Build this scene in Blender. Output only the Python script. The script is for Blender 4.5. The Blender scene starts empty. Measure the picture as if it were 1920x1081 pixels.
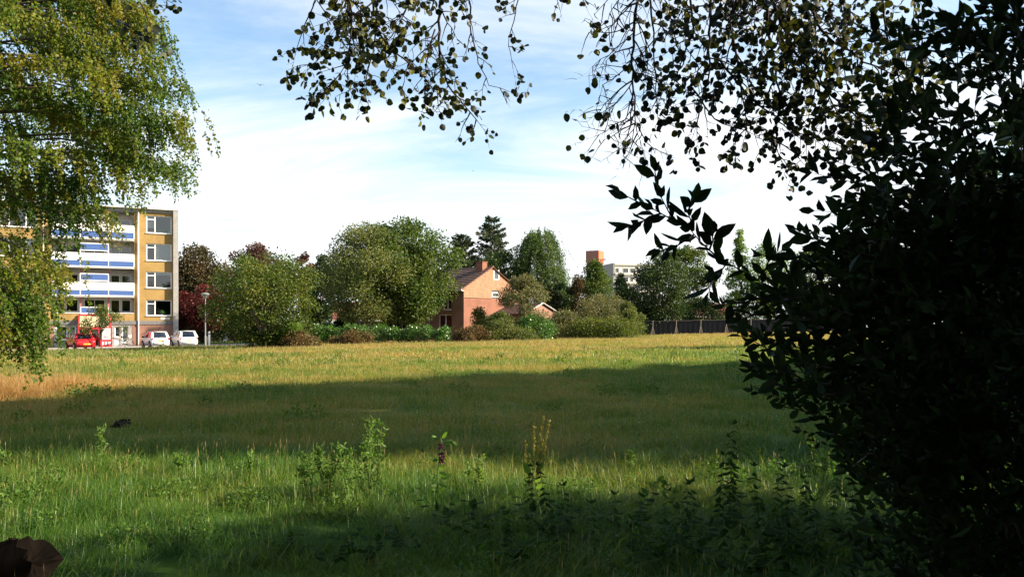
import bpy, math, random
import numpy as np
from mathutils import Vector, Matrix

# ------------------------------------------------------------------ camera, sky, sun, exposure
S = bpy.context.scene
COL = S.collection
FPX, HOR, CAMZ = 1500.0, 612.0, 1.75          # focal length in photo pixels, horizon row, eye height
cam = bpy.data.cameras.new('camera')
cam.sensor_width = 36.0
cam.lens = FPX / 1920 * 36
cam.shift_y = (HOR - 540.5) / 1920
cam.clip_start = 0.05
cam.clip_end = 6000
camo = bpy.data.objects.new('camera', cam)
camo.location = (0, 0, CAMZ)
camo.rotation_euler = (math.radians(90), 0, 0)
COL.objects.link(camo)
S.camera = camo

SUN_AZ, SUN_EL = 92.0, 27.0                    # degrees clockwise from the view direction, above the horizon
w = bpy.data.worlds.new('World')
S.world = w
w.use_nodes = True
nt = w.node_tree
nt.nodes.clear()
N = nt.nodes.new
L = nt.links.new
out = N('ShaderNodeOutputWorld')
bg = N('ShaderNodeBackground')
bg.inputs['Strength'].default_value = 0.070
sky = N('ShaderNodeTexSky')
sky.sky_type = 'NISHITA'
sky.sun_disc = False
sky.sun_elevation = math.radians(SUN_EL)
sky.sun_rotation = math.radians(SUN_AZ)
sky.air_density = 1.3
sky.dust_density = 0.3
sky.ozone_density = 3.0
tc = N('ShaderNodeTexCoord')
sep = N('ShaderNodeSeparateXYZ')
L(tc.outputs['Generated'], sep.inputs[0])
den = N('ShaderNodeMath'); den.operation = 'MAXIMUM'; den.inputs[1].default_value = 0.0
L(sep.outputs['Z'], den.inputs[0])
den2 = N('ShaderNodeMath'); den2.operation = 'ADD'; den2.inputs[1].default_value = 0.16
L(den.outputs[0], den2.inputs[0])
dx = N('ShaderNodeMath'); dx.operation = 'DIVIDE'; L(sep.outputs['X'], dx.inputs[0]); L(den2.outputs[0], dx.inputs[1])
dy = N('ShaderNodeMath'); dy.operation = 'DIVIDE'; L(sep.outputs['Y'], dy.inputs[0]); L(den2.outputs[0], dy.inputs[1])
cmb = N('ShaderNodeCombineXYZ'); L(dx.outputs[0], cmb.inputs[0]); L(dy.outputs[0], cmb.inputs[1])
mp = N('ShaderNodeMapping'); mp.inputs['Rotation'].default_value = (0, 0, math.radians(24)); mp.inputs['Scale'].default_value = (0.50, 0.80, 1); mp.inputs['Location'].default_value = (1.35, 0.2, 0)
L(cmb.outputs[0], mp.inputs[0])
n1 = N('ShaderNodeTexNoise'); n1.inputs['Scale'].default_value = 1.5; n1.inputs['Detail'].default_value = 9; n1.inputs['Roughness'].default_value = 0.62; n1.inputs['Distortion'].default_value = 0.7
L(mp.outputs[0], n1.inputs['Vector'])
n2 = N('ShaderNodeTexNoise'); n2.inputs['Scale'].default_value = 0.45; n2.inputs['Detail'].default_value = 3
L(mp.outputs[0], n2.inputs['Vector'])
ad = N('ShaderNodeMath'); ad.operation = 'MULTIPLY_ADD'; ad.inputs[1].default_value = 0.6
L(n2.outputs[0], ad.inputs[0]); L(n1.outputs[0], ad.inputs[2])
# cloud banks are seen edge-on and pile up towards the horizon, all round
hz = N('ShaderNodeMapRange'); hz.inputs['From Min'].default_value = 0.0; hz.inputs['From Max'].default_value = 0.27; hz.inputs['To Min'].default_value = 0.27; hz.inputs['To Max'].default_value = 0.0
L(sep.outputs['Z'], hz.inputs['Value'])
ad2 = N('ShaderNodeMath'); ad2.operation = 'ADD'; L(ad.outputs[0], ad2.inputs[0]); L(hz.outputs[0], ad2.inputs[1])
cr = N('ShaderNodeMapRange'); cr.interpolation_type = 'SMOOTHSTEP'; cr.inputs['From Min'].default_value = 0.66; cr.inputs['From Max'].default_value = 1.08
L(ad2.outputs[0], cr.inputs['Value'])
mx = N('ShaderNodeMix'); mx.data_type = 'RGBA'
L(cr.outputs[0], mx.inputs[0]); L(sky.outputs[0], mx.inputs[6]); mx.inputs[7].default_value = (5.0, 5.15, 5.3, 1)
L(mx.outputs[2], bg.inputs['Color'])
L(bg.outputs[0], out.inputs['Surface'])

sd = bpy.data.lights.new('sun', 'SUN')
sd.energy = 4.8
sd.angle = math.radians(0.55)
sd.color = (1.0, 0.86, 0.66)
so = bpy.data.objects.new('sun', sd)
COL.objects.link(so)
az, el = math.radians(SUN_AZ), math.radians(SUN_EL)
SUNV = Vector((math.sin(az) * math.cos(el), math.cos(az) * math.cos(el), math.sin(el)))
so.rotation_euler = SUNV.to_track_quat('Z', 'Y').to_euler()
so.location = (40, 0, 40)

S.view_settings.view_transform = 'Standard'
S.view_settings.look = 'None'
S.view_settings.gamma = 1.0
S.view_settings.exposure = 1.8
S.view_settings.use_curve_mapping = False

# ------------------------------------------------------------------ helpers
rng = np.random.default_rng(11)
random.seed(11)
U = random.uniform

def X(px, D): return (px - 960) / FPX * D
def Z(py, D): return CAMZ + (HOR - py) / FPX * D
def sstep(a, b, v):
    t = np.clip((v - a) / (b - a), 0, 1)
    return t * t * (3 - 2 * t)
def gz(x, y):
    """height of the ground: the field rises a little to the right and away"""
    return sstep(0, 72, np.asarray(y, float)) * (0.35 + 0.0165 * np.clip(x, -60, 45))
def g(x, y): return float(gz(x, y))

def tag(o, label=None, cat=None, group=None, kind=None):
    if label: o['label'] = label
    if cat: o['category'] = cat
    if group: o['group'] = group
    if kind: o['kind'] = kind
    return o
def empty(name, loc, rz=0.0):
    o = bpy.data.objects.new(name, None)
    o.empty_display_size = 0.2
    o.location = loc
    o.rotation_euler = (0, 0, rz)
    COL.objects.link(o)
    return o
def link(name, me, mat=None, parent=None, loc=None, rz=0.0, kind=None):
    o = bpy.data.objects.new(name, me)
    if mat is not None and not me.materials: me.materials.append(mat)
    COL.objects.link(o)
    if parent is not None: o.parent = parent
    if loc is not None: o.location = loc
    if rz: o.rotation_euler = (0, 0, rz)
    if kind: o['kind'] = kind
    return o
def copy_tree(o, parent=None):
    c = o.copy(); COL.objects.link(c)
    if parent is not None: c.parent = parent
    for ch in o.children: copy_tree(ch, c)
    return c

class MB:
    def __init__(s): s.v = []; s.f = []
    def add(s, vs, fs):
        k = len(s.v); s.v += [tuple(p) for p in vs]; s.f += [tuple(i + k for i in q) for q in fs]; return s
    def box(s, x0, x1, y0, y1, z0, z1):
        return s.add([(x0, y0, z0), (x1, y0, z0), (x1, y1, z0), (x0, y1, z0), (x0, y0, z1), (x1, y0, z1), (x1, y1, z1), (x0, y1, z1)],
                     [(0, 3, 2, 1), (4, 5, 6, 7), (0, 1, 5, 4), (1, 2, 6, 5), (2, 3, 7, 6), (3, 0, 4, 7)])
    def quad(s, a, b, c, d): return s.add([a, b, c, d], [(0, 1, 2, 3)])
    def tube(s, pts, rad, n=6, cap=True):
        pts = [Vector(p) for p in pts]
        m = len(pts)
        if not hasattr(rad, '__len__'): rad = [rad] * m
        vs = []; fs = []
        ref = Vector((0.31, 0.22, 0.92))
        for i, p in enumerate(pts):
            t = (pts[min(i + 1, m - 1)] - pts[max(i - 1, 0)])
            if t.length < 1e-9: t = Vector((0, 0, 1))
            t.normalize()
            a = t.cross(ref)
            if a.length < 0.05: a = t.cross(Vector((1, 0, 0)))
            a.normalize(); b = t.cross(a)
            for k in range(n):
                q = 2 * math.pi * k / n
                vs.append(p + (a * math.cos(q) + b * math.sin(q)) * rad[i])
        for i in range(m - 1):
            for k in range(n):
                fs.append((i * n + k, i * n + (k + 1) % n, (i + 1) * n + (k + 1) % n, (i + 1) * n + k))
        if cap:
            fs.append(tuple(range(n))[::-1]); fs.append(tuple((m - 1) * n + k for k in range(n)))
        return s.add(vs, fs)
    def lathe(s, prof, n=12, c=(0, 0, 0)):
        vs = []; fs = []
        for r, z in prof:
            for k in range(n):
                q = 2 * math.pi * k / n
                vs.append((c[0] + r * math.cos(q), c[1] + r * math.sin(q), c[2] + z))
        for i in range(len(prof) - 1):
            for k in range(n):
                fs.append((i * n + k, i * n + (k + 1) % n, (i + 1) * n + (k + 1) % n, (i + 1) * n + k))
        fs.append(tuple(range(n))[::-1]); fs.append(tuple((len(prof) - 1) * n + k for k in range(n)))
        return s.add(vs, fs)
    def mesh(s, name, smooth=False):
        me = bpy.data.meshes.new(name)
        me.from_pydata(s.v, [], s.f)
        if smooth: me.polygons.foreach_set('use_smooth', [True] * len(me.polygons))
        me.update()
        return me
    def build(s, name, mat, parent=None, loc=None, rz=0.0, smooth=False, kind=None):
        return link(name, s.mesh(name, smooth), mat, parent, loc, rz, kind)

def np_mesh(name, V, faces, attrs=None):
    """faces: list of (k, m) int arrays with k corners each; attrs: name -> per-vertex floats"""
    me = bpy.data.meshes.new(name)
    V = np.asarray(V, np.float32)
    me.vertices.add(len(V)); me.vertices.foreach_set('co', V.ravel())
    tot = sum(f.size for f in faces); nf = sum(len(f) for f in faces)
    me.loops.add(tot); me.polygons.add(nf)
    me.loops.foreach_set('vertex_index', np.concatenate([f.ravel() for f in faces]).astype(np.int32))
    sizes = np.concatenate([np.full(len(f), f.shape[1]) for f in faces])
    starts = np.concatenate([[0], np.cumsum(sizes)[:-1]]).astype(np.int32)
    me.polygons.foreach_set('loop_start', starts)
    me.update(calc_edges=True)
    for k, a in (attrs or {}).items():
        at = me.attributes.new(k, 'FLOAT', 'POINT')
        at.data.foreach_set('value', np.asarray(a, np.float32))
    return me
def unit(a): return a / np.maximum(np.linalg.norm(a, axis=1, keepdims=True), 1e-9)
def rdir(n): return unit(rng.normal(size=(n, 3)))

def leaf_mesh(name, P, A, Ln, Wd, fine=False, side=None, rnd=None, fold=0.25, round_=0.42):
    """leaves: base points P, axes A, lengths, widths; fine = six corners folded along the midrib"""
    n = len(P)
    A = unit(A)
    Sd = rdir(n) if side is None else side
    Sd = unit(np.cross(A, Sd)); Nn = np.cross(Sd, A)
    Ln = np.broadcast_to(Ln, (n,))[:, None]; Wd = np.broadcast_to(Wd, (n,))[:, None]
    if rnd is None: rnd = rng.random(n)
    i = np.arange(n)[:, None]
    if not fine:
        V = np.stack([P, P + A * Ln * round_ + Sd * Wd * .5, P + A * Ln, P + A * Ln * round_ - Sd * Wd * .5], 1).reshape(-1, 3)
        return np_mesh(name, V, [i * 4 + np.arange(4)], {'rnd': np.repeat(rnd, 4)})
    up = Nn * Wd * fold
    if fine == 'round':                                   # broad rounded leaf, ten corners
        ts = ((.10, .30), (.34, .50), (.64, .46), (.88, .24)); rt = [P + A * Ln * t + Sd * Wd * q + up * q * 2 for t, q in ts]; lf = [P + A * Ln * t - Sd * Wd * q + up * q * 2 for t, q in ts]
        V = np.stack([P] + rt + [P + A * Ln] + lf[::-1], 1).reshape(-1, 3)
        return np_mesh(name, V, [np.concatenate([i * 10 + np.array([0, 1, 2, 3, 4, 5]), i * 10 + np.array([0, 5, 6, 7, 8, 9])])], {'rnd': np.repeat(rnd, 10)})
    V = np.stack([P, P + A * Ln * .3 + Sd * Wd * .46 + up, P + A * Ln * .68 + Sd * Wd * .36 + up, P + A * Ln - up * .3,
                  P + A * Ln * .68 - Sd * Wd * .36 + up, P + A * Ln * .3 - Sd * Wd * .46 + up], 1).reshape(-1, 3)
    f = np.concatenate([i * 6 + np.array([0, 1, 2, 3]), i * 6 + np.array([0, 3, 4, 5])])
    return np_mesh(name, V, [f], {'rnd': np.repeat(rnd, 6)})

# ------------------------------------------------------------------ materials
def nodes_of(name):
    m = bpy.data.materials.new(name); m.use_nodes = True
    t = m.node_tree; b = t.nodes['Principled BSDF']
    return m, t, b
def ramp(t, stops):
    r = t.nodes.new('ShaderNodeValToRGB')
    e = r.color_ramp.elements
    while len(e) < len(stops): e.new(0.5)
    for q, (p, c) in zip(e, stops): q.position = p; q.color = (*c, 1)
    return r
def plain(name, col, rough=0.6, spec=0.4, metal=0.0, var=0.12, scale=6.0, bump=0.0, bscale=40.0):
    m, t, b = nodes_of(name)
    n = t.nodes.new('ShaderNodeTexNoise'); n.inputs['Scale'].default_value = scale; n.inputs['Detail'].default_value = 6
    tcn = t.nodes.new('ShaderNodeTexCoord'); t.links.new(tcn.outputs['Object'], n.inputs['Vector'])
    r = ramp(t, [(0.3, tuple(c * (1 - var) for c in col)), (0.7, tuple(min(1, c * (1 + var)) for c in col))])
    t.links.new(n.outputs[0], r.inputs[0]); t.links.new(r.outputs[0], b.inputs['Base Color'])
    b.inputs['Roughness'].default_value = rough; b.inputs['Specular IOR Level'].default_value = spec; b.inputs['Metallic'].default_value = metal
    if bump:
        n2 = t.nodes.new('ShaderNodeTexNoise'); n2.inputs['Scale'].default_value = bscale; n2.inputs['Detail'].default_value = 8
        t.links.new(tcn.outputs['Object'], n2.inputs['Vector'])
        bp = t.nodes.new('ShaderNodeBump'); bp.inputs['Strength'].default_value = bump; bp.inputs['Distance'].default_value = 0.02
        t.links.new(n2.outputs[0], bp.inputs['Height']); t.links.new(bp.outputs[0], b.inputs['Normal'])
    return m
def brick(name, c1, c2, mortar, swap=True):
    m, t, b = nodes_of(name)
    tcn = t.nodes.new('ShaderNodeTexCoord')
    sp = t.nodes.new('ShaderNodeSeparateXYZ'); t.links.new(tcn.outputs['Object'], sp.inputs[0])
    sm = t.nodes.new('ShaderNodeMath'); sm.operation = 'ADD'; t.links.new(sp.outputs['X'], sm.inputs[0]); t.links.new(sp.outputs['Y'], sm.inputs[1])
    cb = t.nodes.new('ShaderNodeCombineXYZ'); t.links.new(sm.outputs[0], cb.inputs[0]); t.links.new(sp.outputs['Z'], cb.inputs[1])
    br = t.nodes.new('ShaderNodeTexBrick'); t.links.new(cb.outputs[0], br.inputs['Vector'])
    br.inputs['Color1'].default_value = (*c1, 1); br.inputs['Color2'].default_value = (*c2, 1); br.inputs['Mortar'].default_value = (*mortar, 1)
    br.inputs['Scale'].default_value = 1.0; br.inputs['Brick Width'].default_value = 0.22; br.inputs['Row Height'].default_value = 0.065; br.inputs['Mortar Size'].default_value = 0.006
    n = t.nodes.new('ShaderNodeTexNoise'); n.inputs['Scale'].default_value = 0.8; n.inputs['Detail'].default_value = 8
    t.links.new(tcn.outputs['Object'], n.inputs['Vector'])
    rr = ramp(t, [(0.25, (0.74, 0.72, 0.7)), (0.75, (1.1, 1.1, 1.1))]); t.links.new(n.outputs[0], rr.inputs[0])
    mm = t.nodes.new('ShaderNodeMix'); mm.data_type = 'RGBA'; mm.blend_type = 'MULTIPLY'; mm.inputs[0].default_value = 1
    t.links.new(br.outputs[0], mm.inputs[6]); t.links.new(rr.outputs[0], mm.inputs[7]); t.links.new(mm.outputs[2], b.inputs['Base Color'])
    bp = t.nodes.new('ShaderNodeBump'); bp.inputs['Strength'].default_value = 0.5; bp.inputs['Distance'].default_value = 0.01; bp.invert = True
    t.links.new(br.outputs['Fac'], bp.inputs['Height']); t.links.new(bp.outputs[0], b.inputs['Normal'])
    b.inputs['Roughness'].default_value = 0.9; b.inputs['Specular IOR Level'].default_value = 0.2
    return m
def leafmat(name, cols, trans=0.35, rough=0.55, spec=0.2, tcol=None):
    """cols: colours met from leaf to leaf; light also comes through the blade"""
    m, t, b = nodes_of(name)
    a = t.nodes.new('ShaderNodeAttribute'); a.attribute_name = 'rnd'
    k = len(cols)
    r = ramp(t, [(i / max(1, k - 1), c) for i, c in enumerate(cols)])
    gm = t.nodes.new('ShaderNodeNewGeometry')
    n = t.nodes.new('ShaderNodeTexNoise'); n.inputs['Scale'].default_value = 0.55; n.inputs['Detail'].default_value = 3
    t.links.new(gm.outputs['Position'], n.inputs['Vector'])
    ad_ = t.nodes.new('ShaderNodeMath'); ad_.operation = 'MULTIPLY_ADD'; ad_.inputs[1].default_value = 1.5; ad_.inputs[2].default_value = -0.75
    t.links.new(n.outputs[0], ad_.inputs[0])
    s2 = t.nodes.new('ShaderNodeMath'); s2.operation = 'ADD'; s2.use_clamp = True
    t.links.new(a.outputs['Fac'], s2.inputs[0]); t.links.new(ad_.outputs[0], s2.inputs[1])
    t.links.new(s2.outputs[0], r.inputs[0])
    t.links.new(r.outputs[0], b.inputs['Base Color'])
    b.inputs['Roughness'].default_value = rough; b.inputs['Specular IOR Level'].default_value = spec
    tr = t.nodes.new('ShaderNodeBsdfTranslucent')
    hs = t.nodes.new('ShaderNodeMix'); hs.data_type = 'RGBA'; hs.blend_type = 'MULTIPLY'; hs.inputs[0].default_value = 1; hs.inputs[7].default_value = (*(tcol or (1.5, 1.5, 0.6)), 1)
    t.links.new(r.outputs[0], hs.inputs[6]); t.links.new(hs.outputs[2], tr.inputs['Color'])
    mix = t.nodes.new('ShaderNodeMixShader'); mix.inputs[0].default_value = trans
    t.links.new(b.outputs[0], mix.inputs[1]); t.links.new(tr.outputs[0], mix.inputs[2])
    t.links.new(mix.outputs[0], t.nodes['Material Output'].inputs['Surface'])
    return m
def bark(name, c1, c2, scale=9):
    m, t, b = nodes_of(name)
    tcn = t.nodes.new('ShaderNodeTexCoord'); mpn = t.nodes.new('ShaderNodeMapping'); mpn.inputs['Scale'].default_value = (1, 1, 0.25)
    t.links.new(tcn.outputs['Object'], mpn.inputs[0])
    n = t.nodes.new('ShaderNodeTexNoise'); n.inputs['Scale'].default_value = scale; n.inputs['Detail'].default_value = 8
    t.links.new(mpn.outputs[0], n.inputs['Vector'])
    r = ramp(t, [(0.35, c1), (0.65, c2)]); t.links.new(n.outputs[0], r.inputs[0]); t.links.new(r.outputs[0], b.inputs['Base Color'])
    bp = t.nodes.new('ShaderNodeBump'); bp.inputs['Strength'].default_value = 0.6; bp.inputs['Distance'].default_value = 0.02
    t.links.new(n.outputs[0], bp.inputs['Height']); t.links.new(bp.outputs[0], b.inputs['Normal'])
    b.inputs['Roughness'].default_value = 0.9; b.inputs['Specular IOR Level'].default_value = 0.15
    return m
def glassmat(name, tint=(0.55, 0.6, 0.62), refl=0.12):
    m, t, b = nodes_of(name)
    tr = t.nodes.new('ShaderNodeBsdfTransparent'); tr.inputs[0].default_value = (*tint, 1)
    gl = t.nodes.new('ShaderNodeBsdfGlossy'); gl.inputs['Roughness'].default_value = 0.03
    lw = t.nodes.new('ShaderNodeLayerWeight'); lw.inputs[0].default_value = 0.3
    mr = t.nodes.new('ShaderNodeMapRange'); mr.inputs['To Min'].default_value = refl; mr.inputs['To Max'].default_value = 0.9
    t.links.new(lw.outputs['Fresnel'], mr.inputs['Value'])
    mix = t.nodes.new('ShaderNodeMixShader'); t.links.new(mr.outputs[0], mix.inputs[0])
    t.links.new(tr.outputs[0], mix.inputs[1]); t.links.new(gl.outputs[0], mix.inputs[2])
    t.links.new(mix.outputs[0], t.nodes['Material Output'].inputs['Surface'])
    return m

def field_colour(t, straw_bias=0.0):
    """dry and green patches of the meadow, by place"""
    gm = t.nodes.new('ShaderNodeNewGeometry')
    sp = t.nodes.new('ShaderNodeSeparateXYZ'); t.links.new(gm.outputs['Position'], sp.inputs[0])
    cb = t.nodes.new('ShaderNodeCombineXYZ'); t.links.new(sp.outputs['X'], cb.inputs[0]); t.links.new(sp.outputs['Y'], cb.inputs[1])
    mpn = t.nodes.new('ShaderNodeMapping'); mpn.inputs['Scale'].default_value = (0.6, 1.0, 1); t.links.new(cb.outputs[0], mpn.inputs[0])
    def noise(sc, det):
        n = t.nodes.new('ShaderNodeTexNoise'); n.inputs['Scale'].default_value = sc; n.inputs['Detail'].default_value = det
        t.links.new(mpn.outputs[0], n.inputs['Vector']); return n.outputs[0]
    def math2(op, a, b_, clamp=False):
        q = t.nodes.new('ShaderNodeMath'); q.operation = op; q.use_clamp = clamp
        for i, v in enumerate((a, b_)):
            if hasattr(v, 'links'): t.links.new(v, q.inputs[i])
            else: q.inputs[i].default_value = v
        return q.outputs[0]
    def mr(v, a, b_, c, d):
        q = t.nodes.new('ShaderNodeMapRange'); q.interpolation_type = 'SMOOTHSTEP'
        for k, val in zip(('From Min', 'From Max', 'To Min', 'To Max'), (a, b_, c, d)): q.inputs[k].default_value = val
        t.links.new(v, q.inputs['Value']); return q.outputs[0]
    dry = math2('ADD', math2('ADD', math2('MULTIPLY', noise(0.16, 4), 1.05), math2('MULTIPLY', noise(0.7, 5), 0.85)), -0.28)     # about 0.65 on average
    dry = math2('ADD', dry, mr(sp.outputs['Y'], 8.5, 13, -0.30, -0.10))       # lush strip by the trees
    dry = math2('ADD', dry, mr(sp.outputs['Y'], 22, 68, -0.03, 0.10))
    xs = math2('MULTIPLY', mr(sp.outputs['X'], -15, -7, 1, 0), mr(sp.outputs['Y'], 15, 19, 0, 1))
    xs = math2('MULTIPLY', xs, mr(sp.outputs['Y'], 24, 29, 1, 0))
    dry = math2('ADD', dry, math2('MULTIPLY', xs, 0.42))
    xb = math2('MULTIPLY', math2('MULTIPLY', mr(sp.outputs['X'], -1, 6, 1, 0), mr(sp.outputs['Y'], 10, 12, 0, 1)), mr(sp.outputs['Y'], 15, 20, 1, 0)); dry = math2('ADD', dry, math2('MULTIPLY', xb, 0.04))      # brown seeding strip
    xg = math2('MULTIPLY', mr(sp.outputs['X'], 0, 9, 0, 1), mr(sp.outputs['Y'], 38, 55, 1, 0))             # greener on the right
    dry = math2('SUBTRACT', dry, math2('MULTIPLY', xg, 0.24))
    xl = math2('MULTIPLY', mr(sp.outputs['X'], -16, -24, 0, 1), mr(sp.outputs['Y'], 40, 55, 0, 1))         # mown green verge by the cars
    dry = math2('SUBTRACT', dry, math2('MULTIPLY', xl, 0.3))
    return math2('ADD', dry, straw_bias), math2
def grassmat(name, bias=0.0, ground=False):
    m, t, b = nodes_of(name)
    dry, math2 = field_colour(t, bias)
    if not ground:
        a = t.nodes.new('ShaderNodeAttribute'); a.attribute_name = 'rnd'
        dry = math2('ADD', dry, math2('MULTIPLY', math2('SUBTRACT', a.outputs['Fac'], 0.5), 0.5))
    r = ramp(t, [(0.12, (0.030, 0.085, 0.010)), (0.38, (0.085, 0.160, 0.020)), (0.60, (0.180, 0.190, 0.033)), (0.80, (0.29, 0.205, 0.060)), (1.0, (0.36, 0.215, 0.085))])
    t.links.new(dry, r.inputs[0])
    col = r.outputs[0]
    if not ground:
        h = t.nodes.new('ShaderNodeAttribute'); h.attribute_name = 'head'
        hr = ramp(t, [(0.0, (0.22, 0.17, 0.07)), (0.5, (0.28, 0.21, 0.10)), (0.75, (0.75, 0.74, 0.66)), (1.0, (0.8, 0.8, 0.74))])
        t.links.new(h.outputs['Fac'], hr.inputs[0])
        fac = math2('GREATER_THAN', h.outputs['Fac'], 0.1)
        mm = t.nodes.new('ShaderNodeMix'); mm.data_type = 'RGBA'
        t.links.new(fac, mm.inputs[0]); t.links.new(col, mm.inputs[6]); t.links.new(hr.outputs[0], mm.inputs[7]); col = mm.outputs[2]
    else:
        mm = t.nodes.new('ShaderNodeMix'); mm.data_type = 'RGBA'; mm.blend_type = 'MULTIPLY'; mm.inputs[0].default_value = 1; mm.inputs[7].default_value = (0.62, 0.6, 0.6, 1)
        t.links.new(col, mm.inputs[6]); col = mm.outputs[2]
    t.links.new(col, b.inputs['Base Color'])
    b.inputs['Roughness'].default_value = 0.42 if not ground else 0.95
    b.inputs['Specular IOR Level'].default_value = 0.3 if not ground else 0.05
    if not ground:
        tr = t.nodes.new('ShaderNodeBsdfTranslucent')
        hs = t.nodes.new('ShaderNodeMix'); hs.data_type = 'RGBA'; hs.blend_type = 'MULTIPLY'; hs.inputs[0].default_value = 1; hs.inputs[7].default_value = (1.5, 1.6, 0.8, 1)
        t.links.new(col, hs.inputs[6]); t.links.new(hs.outputs[2], tr.inputs['Color'])
        mix = t.nodes.new('ShaderNodeMixShader'); mix.inputs[0].default_value = 0.4
        t.links.new(b.outputs[0], mix.inputs[1]); t.links.new(tr.outputs[0], mix.inputs[2])
        t.links.new(mix.outputs[0], t.nodes['Material Output'].inputs['Surface'])
    return m

M = {}
M['grass'] = grassmat('meadow_grass')
M['ground'] = grassmat('meadow_ground', 0.02, True)
M['asphalt'] = plain('asphalt', (0.075, 0.075, 0.078), 0.9, 0.2, var=0.2, bump=0.4)
M['paving'] = plain('paving', (0.30, 0.28, 0.26), 0.9, 0.2, var=0.15)
M['kerb'] = plain('kerb_concrete', (0.38, 0.37, 0.35), 0.85, 0.2)
M['yellow_brick'] = brick('yellow_brick', (0.31, 0.20, 0.068), (0.35, 0.23, 0.082), (0.27, 0.195, 0.10))
M['pink_brick'] = brick('pink_brick', (0.25, 0.13, 0.092), (0.29, 0.15, 0.105), (0.27, 0.20, 0.165))
M['red_brick'] = brick('red_brick', (0.21, 0.088, 0.058), (0.25, 0.108, 0.07), (0.22, 0.14, 0.105))
M['dark_brick'] = brick('brown_brick', (0.22, 0.12, 0.095), (0.27, 0.14, 0.11), (0.24, 0.18, 0.15))
M['concrete'] = plain('concrete', (0.27, 0.26, 0.25), 0.85, 0.2, var=0.15, bump=0.2)
M['dark_concrete'] = plain('dark_concrete', (0.15, 0.15, 0.15), 0.85, 0.2)
M['white'] = plain('white_paint', (0.78, 0.78, 0.76), 0.45, 0.4, var=0.05)
M['offwhite'] = plain('off_white_render', (0.62, 0.60, 0.55), 0.7, 0.2, var=0.1)
M['blue'] = plain('blue_panel', (0.055, 0.11, 0.30), 0.45, 0.4, var=0.12)
M['red'] = plain('red_paint', (0.46, 0.03, 0.04), 0.4, 0.4, var=0.08)
M['pinkred'] = plain('faded_red_paint', (0.40, 0.13, 0.13), 0.5, 0.3, var=0.08)
M['glass'] = glassmat('window_glass')
M['carglass'] = glassmat('car_glass', (0.25, 0.28, 0.3), 0.10)
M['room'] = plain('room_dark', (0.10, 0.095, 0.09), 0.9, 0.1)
M['curtain'] = plain('curtain', (0.72, 0.71, 0.68), 0.9, 0.1, var=0.08, scale=14)
M['tiles'] = plain('roof_tiles', (0.15, 0.095, 0.075), 0.8, 0.25, var=0.25, scale=3)
M['cladding'] = plain('cladding_boards', (0.27, 0.135, 0.072), 0.7, 0.25, var=0.2, scale=2.5)
M['car_red'] = plain('red_car_paint', (0.50, 0.012, 0.018), 0.22, 0.5, var=0.02)
M['car_white'] = plain('white_car_paint', (0.74, 0.74, 0.74), 0.22, 0.5, var=0.02)
M['rubber'] = plain('black_rubber', (0.02, 0.02, 0.02), 0.8, 0.2)
M['metal'] = plain('grey_metal', (0.35, 0.36, 0.37), 0.4, 0.5, metal=0.6)
M['lamp_grey'] = plain('lamp_grey', (0.20, 0.21, 0.21), 0.5, 0.4)
M['taillight'] = plain('red_lens', (0.30, 0.01, 0.015), 0.15, 0.6, var=0.02)
M['plate'] = plain('yellow_plate', (0.75, 0.45, 0.03), 0.4, 0.4, var=0.03)
M['ink'] = plain('black_ink', (0.02, 0.02, 0.025), 0.6, 0.2)
M['fence_dark'] = plain('black_fence_boards', (0.012, 0.012, 0.016), 0.8, 0.3, var=0.25)
M['stake'] = plain('grey_wood', (0.21, 0.18, 0.14), 0.85, 0.2, var=0.2)
M['soil'] = plain('dark_soil', (0.022, 0.017, 0.013), 1.0, 0.1, var=0.4, scale=12, bump=1.0)
M['bark'] = bark('grey_brown_bark', (0.06, 0.048, 0.035), (0.14, 0.115, 0.09))
M['birch_bark'] = bark('birch_bark', (0.16, 0.14, 0.12), (0.55, 0.52, 0.47), 5)
M['twig'] = bark('dark_twig', (0.018, 0.013, 0.011), (0.04, 0.03, 0.026))
M['dead_wood'] = bark('dark_dead_wood', (0.003, 0.0026, 0.0022), (0.008, 0.006, 0.005), 7)
M['dead_wood'].node_tree.nodes['Principled BSDF'].inputs['Specular IOR Level'].default_value = 0.0
M['orange_panel'] = plain('orange_panel', (0.55, 0.12, 0.04), 0.6, 0.3)
M['redbrown_panel'] = plain('red_brown_panel', (0.24, 0.115, 0.09), 0.7, 0.3)
M['cream_panel'] = plain('cream_panel', (0.66, 0.63, 0.55), 0.7, 0.2)
M['gull'] = plain('gull_feathers', (0.16, 0.16, 0.16), 0.8, 0.1)

# ------------------------------------------------------------------ the ground and paved strips
def terrain():
    ys = np.concatenate([np.linspace(-30, 0, 6)[:-1], np.linspace(0, 120, 61), np.array([150, 200, 300, 500, 900, 1800, 3500])])
    xs = np.concatenate([np.array([-2500, -900, -400, -200, -120]), np.linspace(-80, 80, 65), np.array([120, 200, 400, 900, 2500])])
    XX, YY = np.meshgrid(xs, ys)
    ZZ = gz(XX, YY)
    V = np.stack([XX.ravel(), YY.ravel(), ZZ.ravel()], 1)
    nx = len(xs); i = np.arange((len(ys) - 1) * nx).reshape(-1, nx)[:, :-1].ravel()[:, None]
    me = np_mesh('meadow', V, [i + np.array([0, 1, nx + 1, nx])])
    o = link('meadow', me, M['ground']); tag(o, kind='structure')
terrain()

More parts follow.
